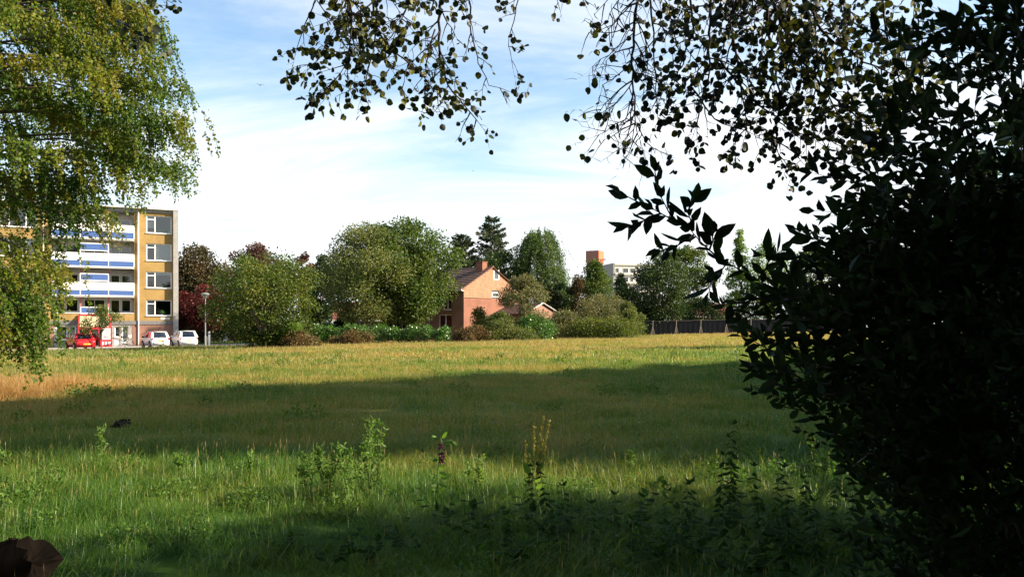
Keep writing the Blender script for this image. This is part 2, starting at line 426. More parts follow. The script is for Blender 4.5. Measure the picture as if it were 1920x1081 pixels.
BROT = math.atan2(0.44, 0.897)
BORG = Vector((X(333, 80), 80.0, -0.22))
def bl(u, o_, z=0.0):
    """facade coordinates of the flats: u metres left of its right end, o_ metres out from the wall"""
    e = Vector((math.cos(BROT), math.sin(BROT), 0)); n = Vector((-math.sin(BROT), math.cos(BROT), 0))
    p = BORG + e * (-u) - n * o_
    return Vector((p.x, p.y, z))
def sheet(name, u0, u1, o0, o1, mat, dz, thick=None):
    mb = MB(); n = 40
    for i in range(n):
        a = u0 + (u1 - u0) * i / n; b = u0 + (u1 - u0) * (i + 1) / n
        q = []
        for (u, o_) in ((a, o0), (b, o0), (b, o1), (a, o1)):
            p = bl(u, o_); q.append((p.x, p.y, g(p.x, p.y) + dz))
        mb.quad(*q)
        if thick:
            lo = [(p[0], p[1], p[2] - thick) for p in q]
            mb.quad(q[3], q[2], lo[2], lo[3]); mb.quad(q[0], q[1], lo[1], lo[0])
    tag(mb.build(name, mat), kind='structure')
sheet('parking_road', -16, 40, 2.6, 10.2, M['asphalt'], 0.03)
sheet('pavement', -16, 40, 0.02, 2.45, M['paving'], 0.12, 0.2)
sheet('kerb', -16, 40, 2.452, 2.6, M['kerb'], 0.14, 0.2)
sheet('footpath', -34, -5, -3.2, -1.6, M['paving'], 0.03)

# ------------------------------------------------------------------ block of flats
def wall_holes(mb, x0, x1, z0, z1, y, holes, depth=0.18):
    xs = sorted({x0, x1, *[h[0] for h in holes], *[h[1] for h in holes]}); zs = sorted({z0, z1, *[h[2] for h in holes], *[h[3] for h in holes]})
    xs = [v for v in xs if x0 <= v <= x1]; zs = [v for v in zs if z0 <= v <= z1]
    for a, b in zip(xs, xs[1:]):
        for c, d in zip(zs, zs[1:]):
            mx_, mz_ = (a + b) / 2, (c + d) / 2
            if any(h[0] < mx_ < h[1] and h[2] < mz_ < h[3] for h in holes): continue
            mb.quad((a, y, c), (b, y, c), (b, y, d), (a, y, d))
    for a, b, c, d in holes:
        mb.quad((a, y, c), (a, y + depth, c), (a, y + depth, d), (a, y, d)); mb.quad((b, y, c), (b, y, d), (b, y + depth, d), (b, y + depth, c))
        mb.quad((a, y, d), (a, y + depth, d), (b, y + depth, d), (b, y, d)); mb.quad((a, y, c), (b, y, c), (b, y + depth, c), (a, y + depth, c))
def window(parent, x0, x1, z0, z1, y, splits, curtain=None, plants=False, fw=0.085, frame_mat=None, rails=()):
    """white frame set in an opening of the wall at depth y; splits = fractions of mullions; each pane its own sub-part"""
    fm = MB(); cuts = [x0] + [x0 + (x1 - x0) * s for s in splits] + [x1]
    fm.box(x0, x1, y, y + .07, z0, z0 + fw); fm.box(x0, x1, y, y + .07, z1 - fw, z1)
    fm.box(x0 - .04, x1 + .04, y - .20, y + .0, z0 - .05, z0 - .003)
    for i, c in enumerate(cuts):
        a = c if i == 0 else (c - fw if i == len(cuts) - 1 else c - fw / 2)
        fm.box(a, a + fw, y + .003, y + .067, z0 + fw, z1 - fw)
    wd = fm.build('window', frame_mat or M['white'], parent)
    for i in range(len(cuts) - 1):
        a, b = cuts[i] + fw * .6, cuts[i + 1] - fw * .6
        MB().quad((a, y + .04, z0 + fw * .8), (b, y + .04, z0 + fw * .8), (b, y + .04, z1 - fw * .8), (a, y + .04, z1 - fw * .8)).build('pane', M['glass'], wd)
        if i in rails:
            MB().box(a, b, y - .01, y + .03, z1 - .42, z1 - .34).build('transom', frame_mat or M['white'], wd)
    if curtain:
        for (s0, s1, t0, t1) in curtain:
            cb_ = MB(); n = 14
            for k in range(n):
                a = x0 + (x1 - x0) * (s0 + (s1 - s0) * k / n); b = x0 + (x1 - x0) * (s0 + (s1 - s0) * (k + 1) / n)
                ya, yb = y + .16 + .03 * (k % 2), y + .16 + .03 * ((k + 1) % 2)
                cb_.quad((a, ya, z0 + (z1 - z0) * t0), (b, yb, z0 + (z1 - z0) * t0), (b, yb, z0 + (z1 - z0) * t1), (a, ya, z0 + (z1 - z0) * t1))
            cb_.build('curtain', M['curtain'], wd)
    return wd

M['porch_glass'] = plain('yellowed_porch_roof', (.42, .36, .22), .4, .4)
def flats():
    R = empty('apartment_building', BORG, BROT)
    tag(R, 'yellow brick block of flats with blue and white balconies and flat roof', 'building')
    ZB = -BORG.z                                         # local z = world z + ZB
    z = lambda v: v + ZB
    LEFT = -34.0
    rows = [(2.84, 4.38), (5.56, 7.17), (8.27, 9.94), (10.97, 12.70)]
    # wall pieces: the right bay, the left bay, storage floor
    h1 = [(-2.85, -0.55, z(a), z(b)) for a, b in rows]
    mb = MB(); wall_holes(mb, -3.9, -0.42, z(2.32), z(13.0), 0, h1)
    mb.box(-3.9, -3.68, 0.002, 1.7, z(2.32), z(13.0))
    mb.build('wall', M['yellow_brick'], R)
    left_w = [(-15.2, -12.15), (-21.0, -17.9), (-31.5, -28.4)]
    h2 = [(a, b, z(r0), z(r1)) for a, b in left_w for r0, r1 in rows]
    mb = MB(); wall_holes(mb, LEFT, -10.95, z(2.32), z(13.0), 0, h2); mb.box(-11.15, -10.95, 0.002, 1.7, z(2.32), z(13.0))
    mb.build('wall', M['yellow_brick'], R)
    mb = MB(); wall_holes(mb, LEFT, -10.75, -.6, z(1.96), 0, []); wall_holes(mb, -4.1, -0.42, -.6, z(1.96), 0, [])
    mb.build('wall', M['pink_brick'], R)
    mb = MB(); mb.box(LEFT, 0.0, -.06, .3, z(1.96), z(2.32)); mb.build('floor_band', M['dark_concrete'], R)
    mb = MB(); mb.box(-0.42, 0.05, -.42, 12.0, -.6, z(13.25)); mb.build('end_pier', M['concrete'], R)
    mb = MB(); mb.box(LEFT, -0.422, -.10, 12.0, z(13.0), z(13.28)); mb.build('roof', M['concrete'], R)
    mb = MB(); mb.box(LEFT, 0.08, -.46, -.38, z(13.284), z(13.36)); mb.box(LEFT, .08, -.38, 12.1, z(13.284), z(13.34)); mb.build('roof_trim', M['offwhite'], R)
    # inner core so that rooms and loggias have backs
    mb = MB(); mb.box(LEFT, -.45, 4.2, 11.9, -.6, z(12.98)); mb.build('core', M['room'], R)
    for k in range(5):
        zz = [1.98, 5.02, 7.75, 10.45, 12.95][k]
        MB().box(LEFT, -.46, .32 if k in (0, 4) else .2, 4.19, z(zz) - .12, z(zz) + .01).build('floor_slab', M['concrete'], R)
    MB().box(-16.6, -16.4, .3, 4.1, -.6, z(12.9)).build('party_wall', M['offwhite'], R)
    # right-hand windows
    cur = [[(0.03, .34, .3, .97)], [(0.36, .98, .05, .97)], [(0.4, .97, .80, .97)], [(0.02, .3, .1, .95)]]
    for i, (a, b) in enumerate(rows):
        window(R, -2.85, -.55, z(a), z(b), .10, [0.345], cur[3 - i], rails=(0,))
        if i in (0, 2):
            pass
    for (a, b) in left_w:
        for i, (c, d) in enumerate(rows):
            window(R, a, b, z(c), z(d), .10, [0.28, 0.72], [(.05, .25, .05, .95)] if i % 2 else [(.75, .95, .05, .95), (.1, .9, .82, .95)])
    # plants and pots standing on the sills inside
    # balconies: three bays, three upper floors
    B = [-3.95, -6.17, -8.55, -10.9]
    prows = [(4.74, 5.25, 5.96), (7.50, 8.06, 8.73), (10.22, 10.86, 11.50)]
    for fi, (za, zb_, zc) in enumerate(prows):
        fr = MB()
        fr.box(B[3], B[0], -.62, 1.6, z(za) - .16, z(za) - .04)                      # slab
        fr.box(B[3], B[0], -.70, -.60, z(zc) - .04, z(zc) + .03); fr.box(B[3], B[0], -.695, -.605, z(za) - .05, z(za) + .02)
        for b in B: fr.box(b - .035, b + .035, -.705, -.595, z(za) + .02, z(zc) - .04)
        bal = fr.build('balcony', M['white'], R)
        for k in range(3):
            a, b = B[k + 1] + .05, B[k] - .05
            MB().box(a, b, -.672, -.628, z(zb_) + .03, z(zc) - .05).build('white_panel', M['white'], bal)
            MB().box(a, b, -.668, -.632, z(za) + .03, z(zb_) - .03).build('blue_panel', M['blue'], bal)
            MB().box(a, b, -.69, -.61, z(zb_) - .028, z(zb_) + .028).build('rail', M['white'], bal)
        MB().box(B[3], B[3] + .03, -.6, 0, z(za), z(zc)).build('side_panel', M['white'], bal)
        MB().box(B[0] - .03, B[0], -.6, 0, z(za), z(zc)).build('side_panel', M['white'], bal)
    # raised screens in the middle bay
    for fi, (za, zb_) in enumerate([(2.98, 3.62), (6.12, 6.78), (8.98, 9.66), (11.68, 12.36)]):
        a, b = B[2], B[1]
        fr = MB(); y0, y1 = (-.70, -.60) if fi else (-.06, .04)
        fr.box(a, b, y0, y1, z(zb_) - .05, z(zb_) + .03); fr.box(a, b, y0, y1, z(za) - .03, z(za) + .05)
        fr.box(a - .03, a + .04, y0 - .004, y1 + .004, z(za) - .5 if fi else z(za), z(zb_)); fr.box(b - .04, b + .03, y0 - .004, y1 + .004, z(za) - .5 if fi else z(za), z(zb_))
        sc = fr.build('balcony_screen', M['white'], R)
        MB().box(a + .05, b - .05, y0 + .03, y1 - .03, z(za) + .06, z(zb_) - .06).build('blue_panel' if fi < 3 else 'grey_panel', M['blue'] if fi < 3 else M['metal'], sc)
    # loggia backs with doors and windows, red posts between the bays
    for fi, (lo, hi) in enumerate([(2.34, 4.62), (4.78, 7.36), (7.54, 10.06), (10.26, 12.92)]):
        holes = []
        spec = []
        for (a, b) in ((-6.0, -4.2), (-10.8, -8.8)):
            spec += [(a, a + .82, lo + .08, lo + 2.05), (a + .95, b, lo + .85, lo + 2.05)]
        for q in spec: holes.append((q[0], q[1], z(q[2]), z(q[3])))
        holes.append((-8.3, -6.5, z(lo + 1.2), z(lo + 2.05)))
        mb = MB(); wall_holes(mb, -10.94, -3.91, z(lo), z(hi), 1.45, holes, .12); mb.build('loggia_wall', M['offwhite'], R)
        for q in spec: window(R, q[0], q[1], z(q[2]), z(q[3]), 1.5, [], None, fw=.07)
        window(R, -8.3, -6.5, z(lo + 1.2), z(lo + 2.05), 1.5, [.5], [(.02, .98, .1, .95)] if fi % 2 else None, fw=.06)
        for b in (B[1], B[2]):
            MB().box(b - .07, b + .07, -.06, .08, z(lo), z(hi)).build('red_post', M['pinkred'], R)
        MB().box(-10.93, -3.92, .02, 1.44, z(hi) - .02, z(hi) + .1).build('loggia_ceiling', M['offwhite'], R)
    mb = MB(); mb.box(-10.94, -3.92, -.02, .2, z(2.322), z(3.02)); mb.build('wall', M['yellow_brick'], R)
    MB().box(-10.9, -3.95, -.07, .26, z(3.022), z(3.08)).build('sill', M['white'], R)
    MB().box(-10.94, -3.92, -.02, .2, z(12.9), z(12.998)).build('lintel', M['concrete'], R)
    # ground floor: entrance hall
    holes = [(-10.6, -9.65, .75, z(1.8)), (-9.5, -8.95, .75, z(1.8)), (-5.65, -5.15, 0.15, z(1.75)), (-5.0, -4.45, .4, z(1.75)), (-8.5, -5.9, .15, z(1.80))]
    mb = MB(); wall_holes(mb, -10.75, -4.1, -.6, z(1.96), .02, holes, .2); mb.build('entrance_wall', M['concrete'], R)
    for q in holes[:2]: window(R, *q, .12, [], None, frame_mat=M['white'])
    window(R, *holes[3], .12, [], [(0, 1, 0, .95)])
    MB().box(-5.65, -5.15, .1, .15, .15, .95).build('door', M['white'], R)
    window(R, -5.65, -5.15, .952, z(1.75), .12, [], None)
    # red glazed porch
    P0, P1, OUT = -8.7, -5.95, -1.5
    zf, zr = z(1.62), z(2.75)
    pf = MB()
    for (a, b) in ((P0, P0 + .12), (P1 - .12, P1), ):
        pf.box(a, b, OUT, OUT + .12, -.1, zf)
        pf.box(a, b, -.3, -.07, -.1, zr)
        pf.add([(a, OUT, zf), (b, OUT, zf), (b, -.1, zr), (a, -.1, zr), (a, OUT, zf + .14), (b, OUT, zf + .14), (b, -.1, zr + .14), (a, -.1, zr + .14)],
               [(0, 3, 2, 1), (4, 5, 6, 7), (0, 1, 5, 4), (1, 2, 6, 5), (2, 3, 7, 6), (3, 0, 4, 7)])
    pf.box(P0, P1, OUT - .03, OUT + .1, zf - .12, zf + .1); pf.box(P0, P1, -.2, -.07, zr, zr + .15)
    for a in (-7.75, -7.0): pf.box(a, a + .09, OUT + .003, OUT + .117, 0, zf - .12)
    pf.box(-7.0, P1 - .12, OUT + .006, OUT + .11, 0.0, .75)
    porch = pf.build('porch', M['red'], R)
    MB().quad((P0 + .12, OUT + .05, zf + .09), (P1 - .12, OUT + .05, zf + .09), (P1 - .12, -.12, zr + .09), (P0 + .12, -.12, zr + .09)).build('roof_pane', M['porch_glass'], porch)
    MB().quad((P0 + .12, OUT + .06, .1), (-7.75, OUT + .06, .1), (-7.75, OUT + .06, zf - .12), (P0 + .12, OUT + .06, zf - .12)).build('pane', M['glass'], porch)
    MB().quad((-7.66, OUT + .06, .05), (-7.0, OUT + .06, .05), (-7.0, OUT + .06, zf - .12), (-7.66, OUT + .06, zf - .12)).build('pane', M['glass'], porch)
    MB().box(P0 + .2, -7.8, OUT + .02, OUT + .045, .78, 1.02).build('notice_strip', M['white'], porch)
    # rain pipes
    for u in (-3.55, -11.6):
        mb = MB(); mb.tube([(u, -.07, .0), (u, -.07, z(1.9))], .05, 6); mb.tube([(u, -.12, z(1.9)), (u, -.12, z(12.95))], .05, 6); mb.build('drainpipe', M['cream_panel'], R)
    nb = MB().box(-1.55, -.75, -.03, -.004, z(2.46), z(2.66)).build('name_plate', M['white'], R)
    MB().box(-1.45, -.85, -.036, -.031, z(2.53), z(2.59)).build('lettering', M['lamp_grey'], nb)
    return R
flats()

def thing_mesh(name, mb, mat, label, cat, loc, rz=0, group=None):
    return tag(mb.build(name, mat, None, loc, rz), label, cat, group)

# notice board in front of the porch
p = bl(6.35, 1.95); gzp = g(p.x, p.y) + .1
nb = empty('notice_board', (p.x, p.y, gzp), BROT)
tag(nb, 'white notice board with rows of dark text above a red base beside porch', 'notice board')
MB().box(-.5, .5, -.04, .04, .02, .72).build('base', M['red'], nb)
MB().box(-.36, .36, -.05, .03, .722, 1.78).build('board', M['white'], nb)
for k in range(3):
    MB().box(-.24 + .02 * k, .26, -.056, -.052, 1.55 - .3 * k, 1.62 - .3 * k).build('text_line', M['ink'], nb)
for k in range(3):
    MB().box(-.4 + .3 * k, -.22 + .3 * k, -.046, -.042, .22, .52).build('sticker', M['white'], nb)

# plants on the window sills of the flats
def pot_plant(u, zz, label, s=1.0, green=True):
    p = bl(u, -.24, zz)
    R = empty('pot_plant', p); tag(R, label, 'pot plant', 'pot plants on the window sills')
    MB().lathe([(.05 * s, 0), (.075 * s, .13 * s), (.08 * s, .14 * s)], 8).build('pot', M['white'], R)
    n = 46
    P = np.array([0, 0, .12 * s]) + rdir(n) * .04; A = rdir(n) + np.array([0, 0, .9])
    link('leaves', leaf_mesh('leaves', P, A, .26 * s, .09 * s, True), M['pot_leaf'], R, kind='stuff')
M['pot_leaf'] = leafmat('pot_plant_leaf', [(.05, .16, .02), (.12, .28, .04)])
pot_plant(1.35, 2.93, 'bright green pot plant on the lowest window sill of the yellow flats', 1.3)
pot_plant(1.35, 5.65, 'bright green pot plant on the second lowest window sill of the yellow flats', 1.2)
pot_plant(1.0, 11.06, 'small pot plant on the top window sill beside the grey pier', .8)
pot_plant(1.6, 11.06, 'small pot plant on the middle of the top window sill', .8)

# ------------------------------------------------------------------ cars
def car(name, label, paint, loc, rz, kind=0, group=None):
    R = empty(name, loc, rz); tag(R, label, 'car', group)
    Ht = [1.47, 1.50, 1.40][kind]; Ln = [3.42, 3.62, 3.75][kind]; W = [.80, .82, .80][kind]
    s = Ln / 3.5
    belt = .90
    st = [(-1.76, .40, .62, .66), (-1.74, .26, .74, .75), (-1.66, .20, .90, .79), (-1.3, .19, .93, 1 * W), (-.6, .19, .935, W + .012), (.3, .19, .93, W + .012), (.95, .2, .92, W), (1.35, .22, .83, W - .02), (1.62, .25, .72, W - .09), (1.74, .33, .60, W - .2)]
    vs = []; fs = []
    cols = 11
    for (y, zb, zt, hw) in st:
        y *= s
        zm = zb + (zt - zb) * .55
        ring = [(-hw * .80, zb), (-hw * .95, zb + .06), (-hw, zm), (-hw * .975, zt - .05), (-hw * .90, zt), (0, zt + .02), (hw * .90, zt), (hw * .975, zt - .05), (hw, zm), (hw * .95, zb + .06), (hw * .80, zb)]
        vs += [(a, y, b) for a, b in ring]
    for i in range(len(st) - 1):
        for k in range(cols):
            k2 = (k + 1) % cols
            fs.append((i * cols + k, (i + 1) * cols + k, (i + 1) * cols + k2, i * cols + k2))
    fs.append(tuple(range(cols))); fs.append(tuple((len(st) - 1) * cols + k for k in range(cols))[::-1])
    mb = MB(); mb.add(vs, fs); mb.build('body', paint, R, smooth=True)
    # cabin: bottom ring and roof ring
    rb, fb_, rt, ft = [(-1.62, .98, -1.32, .18), (-1.66, .95, -1.30, .12), (-1.30, .95, -.98, .18)][kind]
    bot = [(-W * .95, rb * s, belt), (W * .95, rb * s, belt), (W * .93, fb_ * s, belt), (-W * .93, fb_ * s, belt)]
    tw = W * .74
    top = [(-tw, rt * s, Ht - .05), (tw, rt * s, Ht - .05), (tw * .97, ft * s, Ht - .06), (-tw * .97, ft * s, Ht - .06)]
    # glass shell between pillars
    def lerp(a, b, t): return Vector(a) * (1 - t) + Vector(b) * t
    roof = MB(); n = 6
    grid = []
    for j in range(n + 1):
        for i in range(n + 1):
            p = lerp(lerp(top[0], top[1], i / n), lerp(top[3], top[2], i / n), j / n)
            d = (1 - (2 * i / n - 1) ** 2) ** .5 * (1 - (2 * j / n - 1) ** 4) ** .5
            p.z += .055 * d; grid.append(p)
    roof.add(grid, [(j * (n + 1) + i, j * (n + 1) + i + 1, (j + 1) * (n + 1) + i + 1, (j + 1) * (n + 1) + i) for j in range(n) for i in range(n)])
    roof.box(-tw * .9, tw * .9, rt * s - .1, rt * s + .05, Ht - .055, Ht - .015)
    roof.build('roof', paint, R, smooth=True)
    pil = MB()
    for a, b in zip(bot, top): pil.tube([Vector(a), lerp(a, b, .5), Vector(b)], [.05, .045, .045], 6)
    for sx in (0, 1):
        a0, a1 = (bot[0], bot[3]) if sx == 0 else (bot[1], bot[2]); b0, b1 = (top[0], top[3]) if sx == 0 else (top[1], top[2])
        pil.tube([lerp(a0, a1, .42), lerp(b0, b1, .42)], .035, 5)
        pil.tube([Vector(b0), Vector(b1)], .04, 5)
    pil.tube([Vector(top[0]), Vector(top[1])], .045, 5); pil.tube([Vector(top[3]), Vector(top[2])], .04, 5)
    # solid rear corner panels
    for sx, (bb, tt, fbb, ftt) in ((0, (bot[0], top[0], bot[3], top[3])), (1, (bot[1], top[1], bot[2], top[2]))):
        q = [Vector(bb), lerp(bb, fbb, .16), lerp(tt, ftt, .10), Vector(tt)]
        off = Vector((-.004 if sx == 0 else .004, 0, 0))
        pil.add([v + off for v in q], [(0, 1, 2, 3) if sx else (3, 2, 1, 0)])
        q2 = [Vector(bb), lerp(bb, bot[1 - sx], .13), lerp(tt, top[1 - sx], .10), Vector(tt)]
        pil.add([v + Vector((0, -.005, 0)) for v in q2], [(0, 1, 2, 3)])
    pil.build('pillars', paint, R, smooth=True)
    def pane(nm, a, b, c, d, m): MB().quad(lerp(lerp(a, b, m), lerp(d, c, m), m), lerp(lerp(b, a, m), lerp(c, d, m), m), lerp(lerp(c, d, m), lerp(b, a, m), m), lerp(lerp(d, c, m), lerp(a, b, m), m)).build(nm, M['carglass'], R)
    pane('rear_window', bot[0], bot[1], top[1], top[0], .06)
    pane('windscreen', bot[3], bot[2], top[2], top[3], .04)
    for a0, a1, b0, b1 in ((bot[0], bot[3], top[0], top[3]), (bot[1], bot[2], top[1], top[2])):
        for (t0, t1) in ((.14, .41), (.43, 1.0)):
            pane('side_window', lerp(a0, a1, t0), lerp(a0, a1, t1), lerp(b0, b1, t1), lerp(b0, b1, t0), .03)
    # interior seats
    st_ = MB()
    for x_ in (-.36, .36):
        st_.box(x_ - .22, x_ + .22, -.25, -.1, .5, 1.08); st_.box(x_ - .12, x_ + .12, -.24, -.13, 1.1, 1.26)
    st_.box(-.6, .6, -1.0 * s, -.86 * s, .5, 1.02); st_.build('seats', M['rubber'], R)
    # wheels
    for x_ in (-1, 1):
        for y_ in (-1.18 * s, 1.12 * s):
            MB().tube([(x_ * (W - .12), y_, .31), (x_ * (W + .018), y_, .31)], .36, 18).build('wheel_arch', M['rubber'], R)
            wl = MB(); wl.tube([(x_ * (W - .17), y_, .29), (x_ * (W - .14), y_, .29), (x_ * (W + .01), y_, .29), (x_ * (W + .03), y_, .29)], [.26, .29, .29, .26], 18)
            wo = wl.build('wheel', M['rubber'], R)
            MB().tube([(x_ * (W + .025), y_, .29), (x_ * (W + .042), y_, .29)], .18, 10).build('rim', M['metal'], wo)
    yb = -1.765 * s
    bm = MB(); bm.tube([(-.62, yb + .16, .46), (-.5, yb + .0, .45), (0, yb - .035, .45), (.5, yb + .0, .45), (.62, yb + .16, .46)], [.13, .15, .16, .15, .13], 8); bm.build('rear_bumper', paint, R, smooth=True)
    pz = .72 if kind < 2 else .60
    pl = MB().box(-.26, .26, yb - (.03 if kind < 2 else .06) - .03 + .06, yb - .0 + .12, pz - .055 - .1, pz + .055 - .1).build('number_plate', M['plate'], R)
    pl.location = (0, -.16 if kind == 2 else -.165, 0)
    tx = MB()
    for k, wch in enumerate((.05, .05, .0, .05, .05, .05, .0, .05)):
        if wch: tx.box(-.22 + k * .057, -.22 + k * .057 + .035, yb - (.03 if kind < 2 else .06) + .024, yb + .05, pz - .13, pz - .07)
    tx.build('plate_letters', M['ink'], pl)
    for x_ in (-1, 1):
        z0, z1 = [(.66, .90), (.66, .86), (.62, .82)][kind]
        tl = MB(); tl.box(x_ * .68 - .085, x_ * .68 + .085, -1.735 * s, -1.5 * s, z0, z1)
        tl.build('tail_light', M['taillight'], R)
        mr_ = MB(); mr_.tube([(x_ * W * .95, .72 * s, .95), (x_ * (W + .1), .70 * s, .98), (x_ * (W + .17), .69 * s, .98)], [.04, .08, .06], 6); mr_.build('door_mirror', paint if kind else M['rubber'], R)
        MB().box(x_ * (W + .004) - .012, x_ * (W + .004) + .012, -.15, .02, .76, .80).build('door_handle', paint, R)
        hl = MB(); hl.box(x_ * .52 - .12, x_ * .52 + .12, 1.45 * s, 1.70 * s, .60, .72); hl.build('headlight', M['metal'], R)
    MB().tube([(0, -1.0 * s, Ht), (0, -1.15 * s, Ht + .22)], .008, 4).build('aerial', M['rubber'], R)
    return R
cx, cy = X(150, 70.5), 70.5
car('parked_car', 'red hatchback parked in front of the entrance porch of the flats', M['car_red'], (cx, cy, g(cx, cy) + .03), math.radians(43), 2, 'cars parked by the flats')
cx, cy = X(291, 72.5), 72.5
car('parked_car', 'white hatchback with dark rear window parked nearest the red porch', M['car_white'], (cx, cy, g(cx, cy) + .03), math.radians(39), 0, 'cars parked by the flats')
cx, cy = X(345, 74.5), 74.5
car('parked_car', 'white hatchback with red tail lights parked beside the street lamp', M['car_white'], (cx, cy, g(cx, cy) + .03), math.radians(36), 1, 'cars parked by the flats')

# bicycle
def bicycle(loc, rz):
    R = empty('bicycle', loc, rz); tag(R, 'grey city bicycle parked by the white door of the flats', 'bicycle')
    for x_ in (-.52, .52):
        w_ = MB(); pts = [(x_ + .33 * math.cos(a), 0, .34 + .33 * math.sin(a)) for a in np.linspace(0, 2 * math.pi, 21)]
        w_.tube(pts, .022, 5, False); wo = w_.build('wheel', M['rubber'], R)
        sp = MB()
        for a in np.linspace(0, math.pi, 7)[:-1]: sp.tube([(x_ - .32 * math.cos(a), 0, .34 - .32 * math.sin(a)), (x_ + .32 * math.cos(a), 0, .34 + .32 * math.sin(a))], .004, 3)
        sp.build('spokes', M['metal'], wo)
    f = MB()
    for a, b in (((-.52, .34), (-.1, .32)), ((-.1, .32), (-.22, .82)), ((-.52, .34), (-.2, .74)), ((-.1, .32), (.33, .80)), ((-.2, .60), (.34, .84)), ((.52, .34), (.30, 1.0))):
        f.tube([(a[0], 0, a[1]), (b[0], 0, b[1])], .024, 6)
    f.build('frame', M['lamp_grey'], R)
    h = MB(); h.tube([(.14, -.28, 1.04), (.25, -.2, 1.06), (.30, 0, 1.03), (.25, .2, 1.06), (.14, .28, 1.04)], .018, 6); h.build('handlebar', M['metal'], R)
    s_ = MB(); s_.tube([(-.36, 0, .90), (-.2, 0, .91), (-.08, 0, .89)], [.1, .07, .03], 8); s_.build('saddle', M['rubber'], R)
    m_ = MB()
    for x_ in (-.52, .52): m_.tube([(x_ + .37 * math.cos(a), 0, .34 + .37 * math.sin(a)) for a in np.linspace(.2, 2.8, 9)], .022, 4)
    m_.build('mudguard', M['metal'], R)
    r_ = MB(); r_.box(-.75, -.32, -.08, .08, .72, .75); r_.build('luggage_rack', M['metal'], R)
    r_ = MB(); r_.box(.28, .55, -.16, .16, .86, 1.08); r_.build('basket', M['offwhite'], R)
p = bl(4.75, 2.2); bicycle((p.x, p.y, g(p.x, p.y) + .12), BROT + .5)

# street lamp, white post
def street_lamp(x, y):
    R = empty('street_lamp', (x, y, g(x, y))); tag(R, 'grey street lamp with funnel shaped head on a slim pole beside parked cars', 'street lamp')
    m = MB(); m.lathe([(.085, -.2), (.085, 1.0), (.055, 1.05), (.045, 4.35)], 10); m.build('pole', M['lamp_grey'], R)
    m = MB(); m.lathe([(.05, 4.33), (.09, 4.36), (.36, 4.70), (.37, 4.72)], 16); m.build('shade', M['metal'], R)
    m = MB(); m.lathe([(.40, 4.722), (.40, 4.75), (.25, 4.82), (.03, 4.86)], 16); m.build('cap', M['lamp_grey'], R)
street_lamp(X(385, 71), 71)
x_, y_ = X(392.5, 75), 75
R = empty('marker_post', (x_, y_, g(x_, y_))); tag(R, 'white marker post standing on the verge beside the street lamp', 'post')
MB().box(-.07, .07, -.05, .05, -.2, 1.42).build('post', M['white'], R); MB().box(-.073, .073, -.053, .053, 1.15, 1.25).build('band', M['lamp_grey'], R)

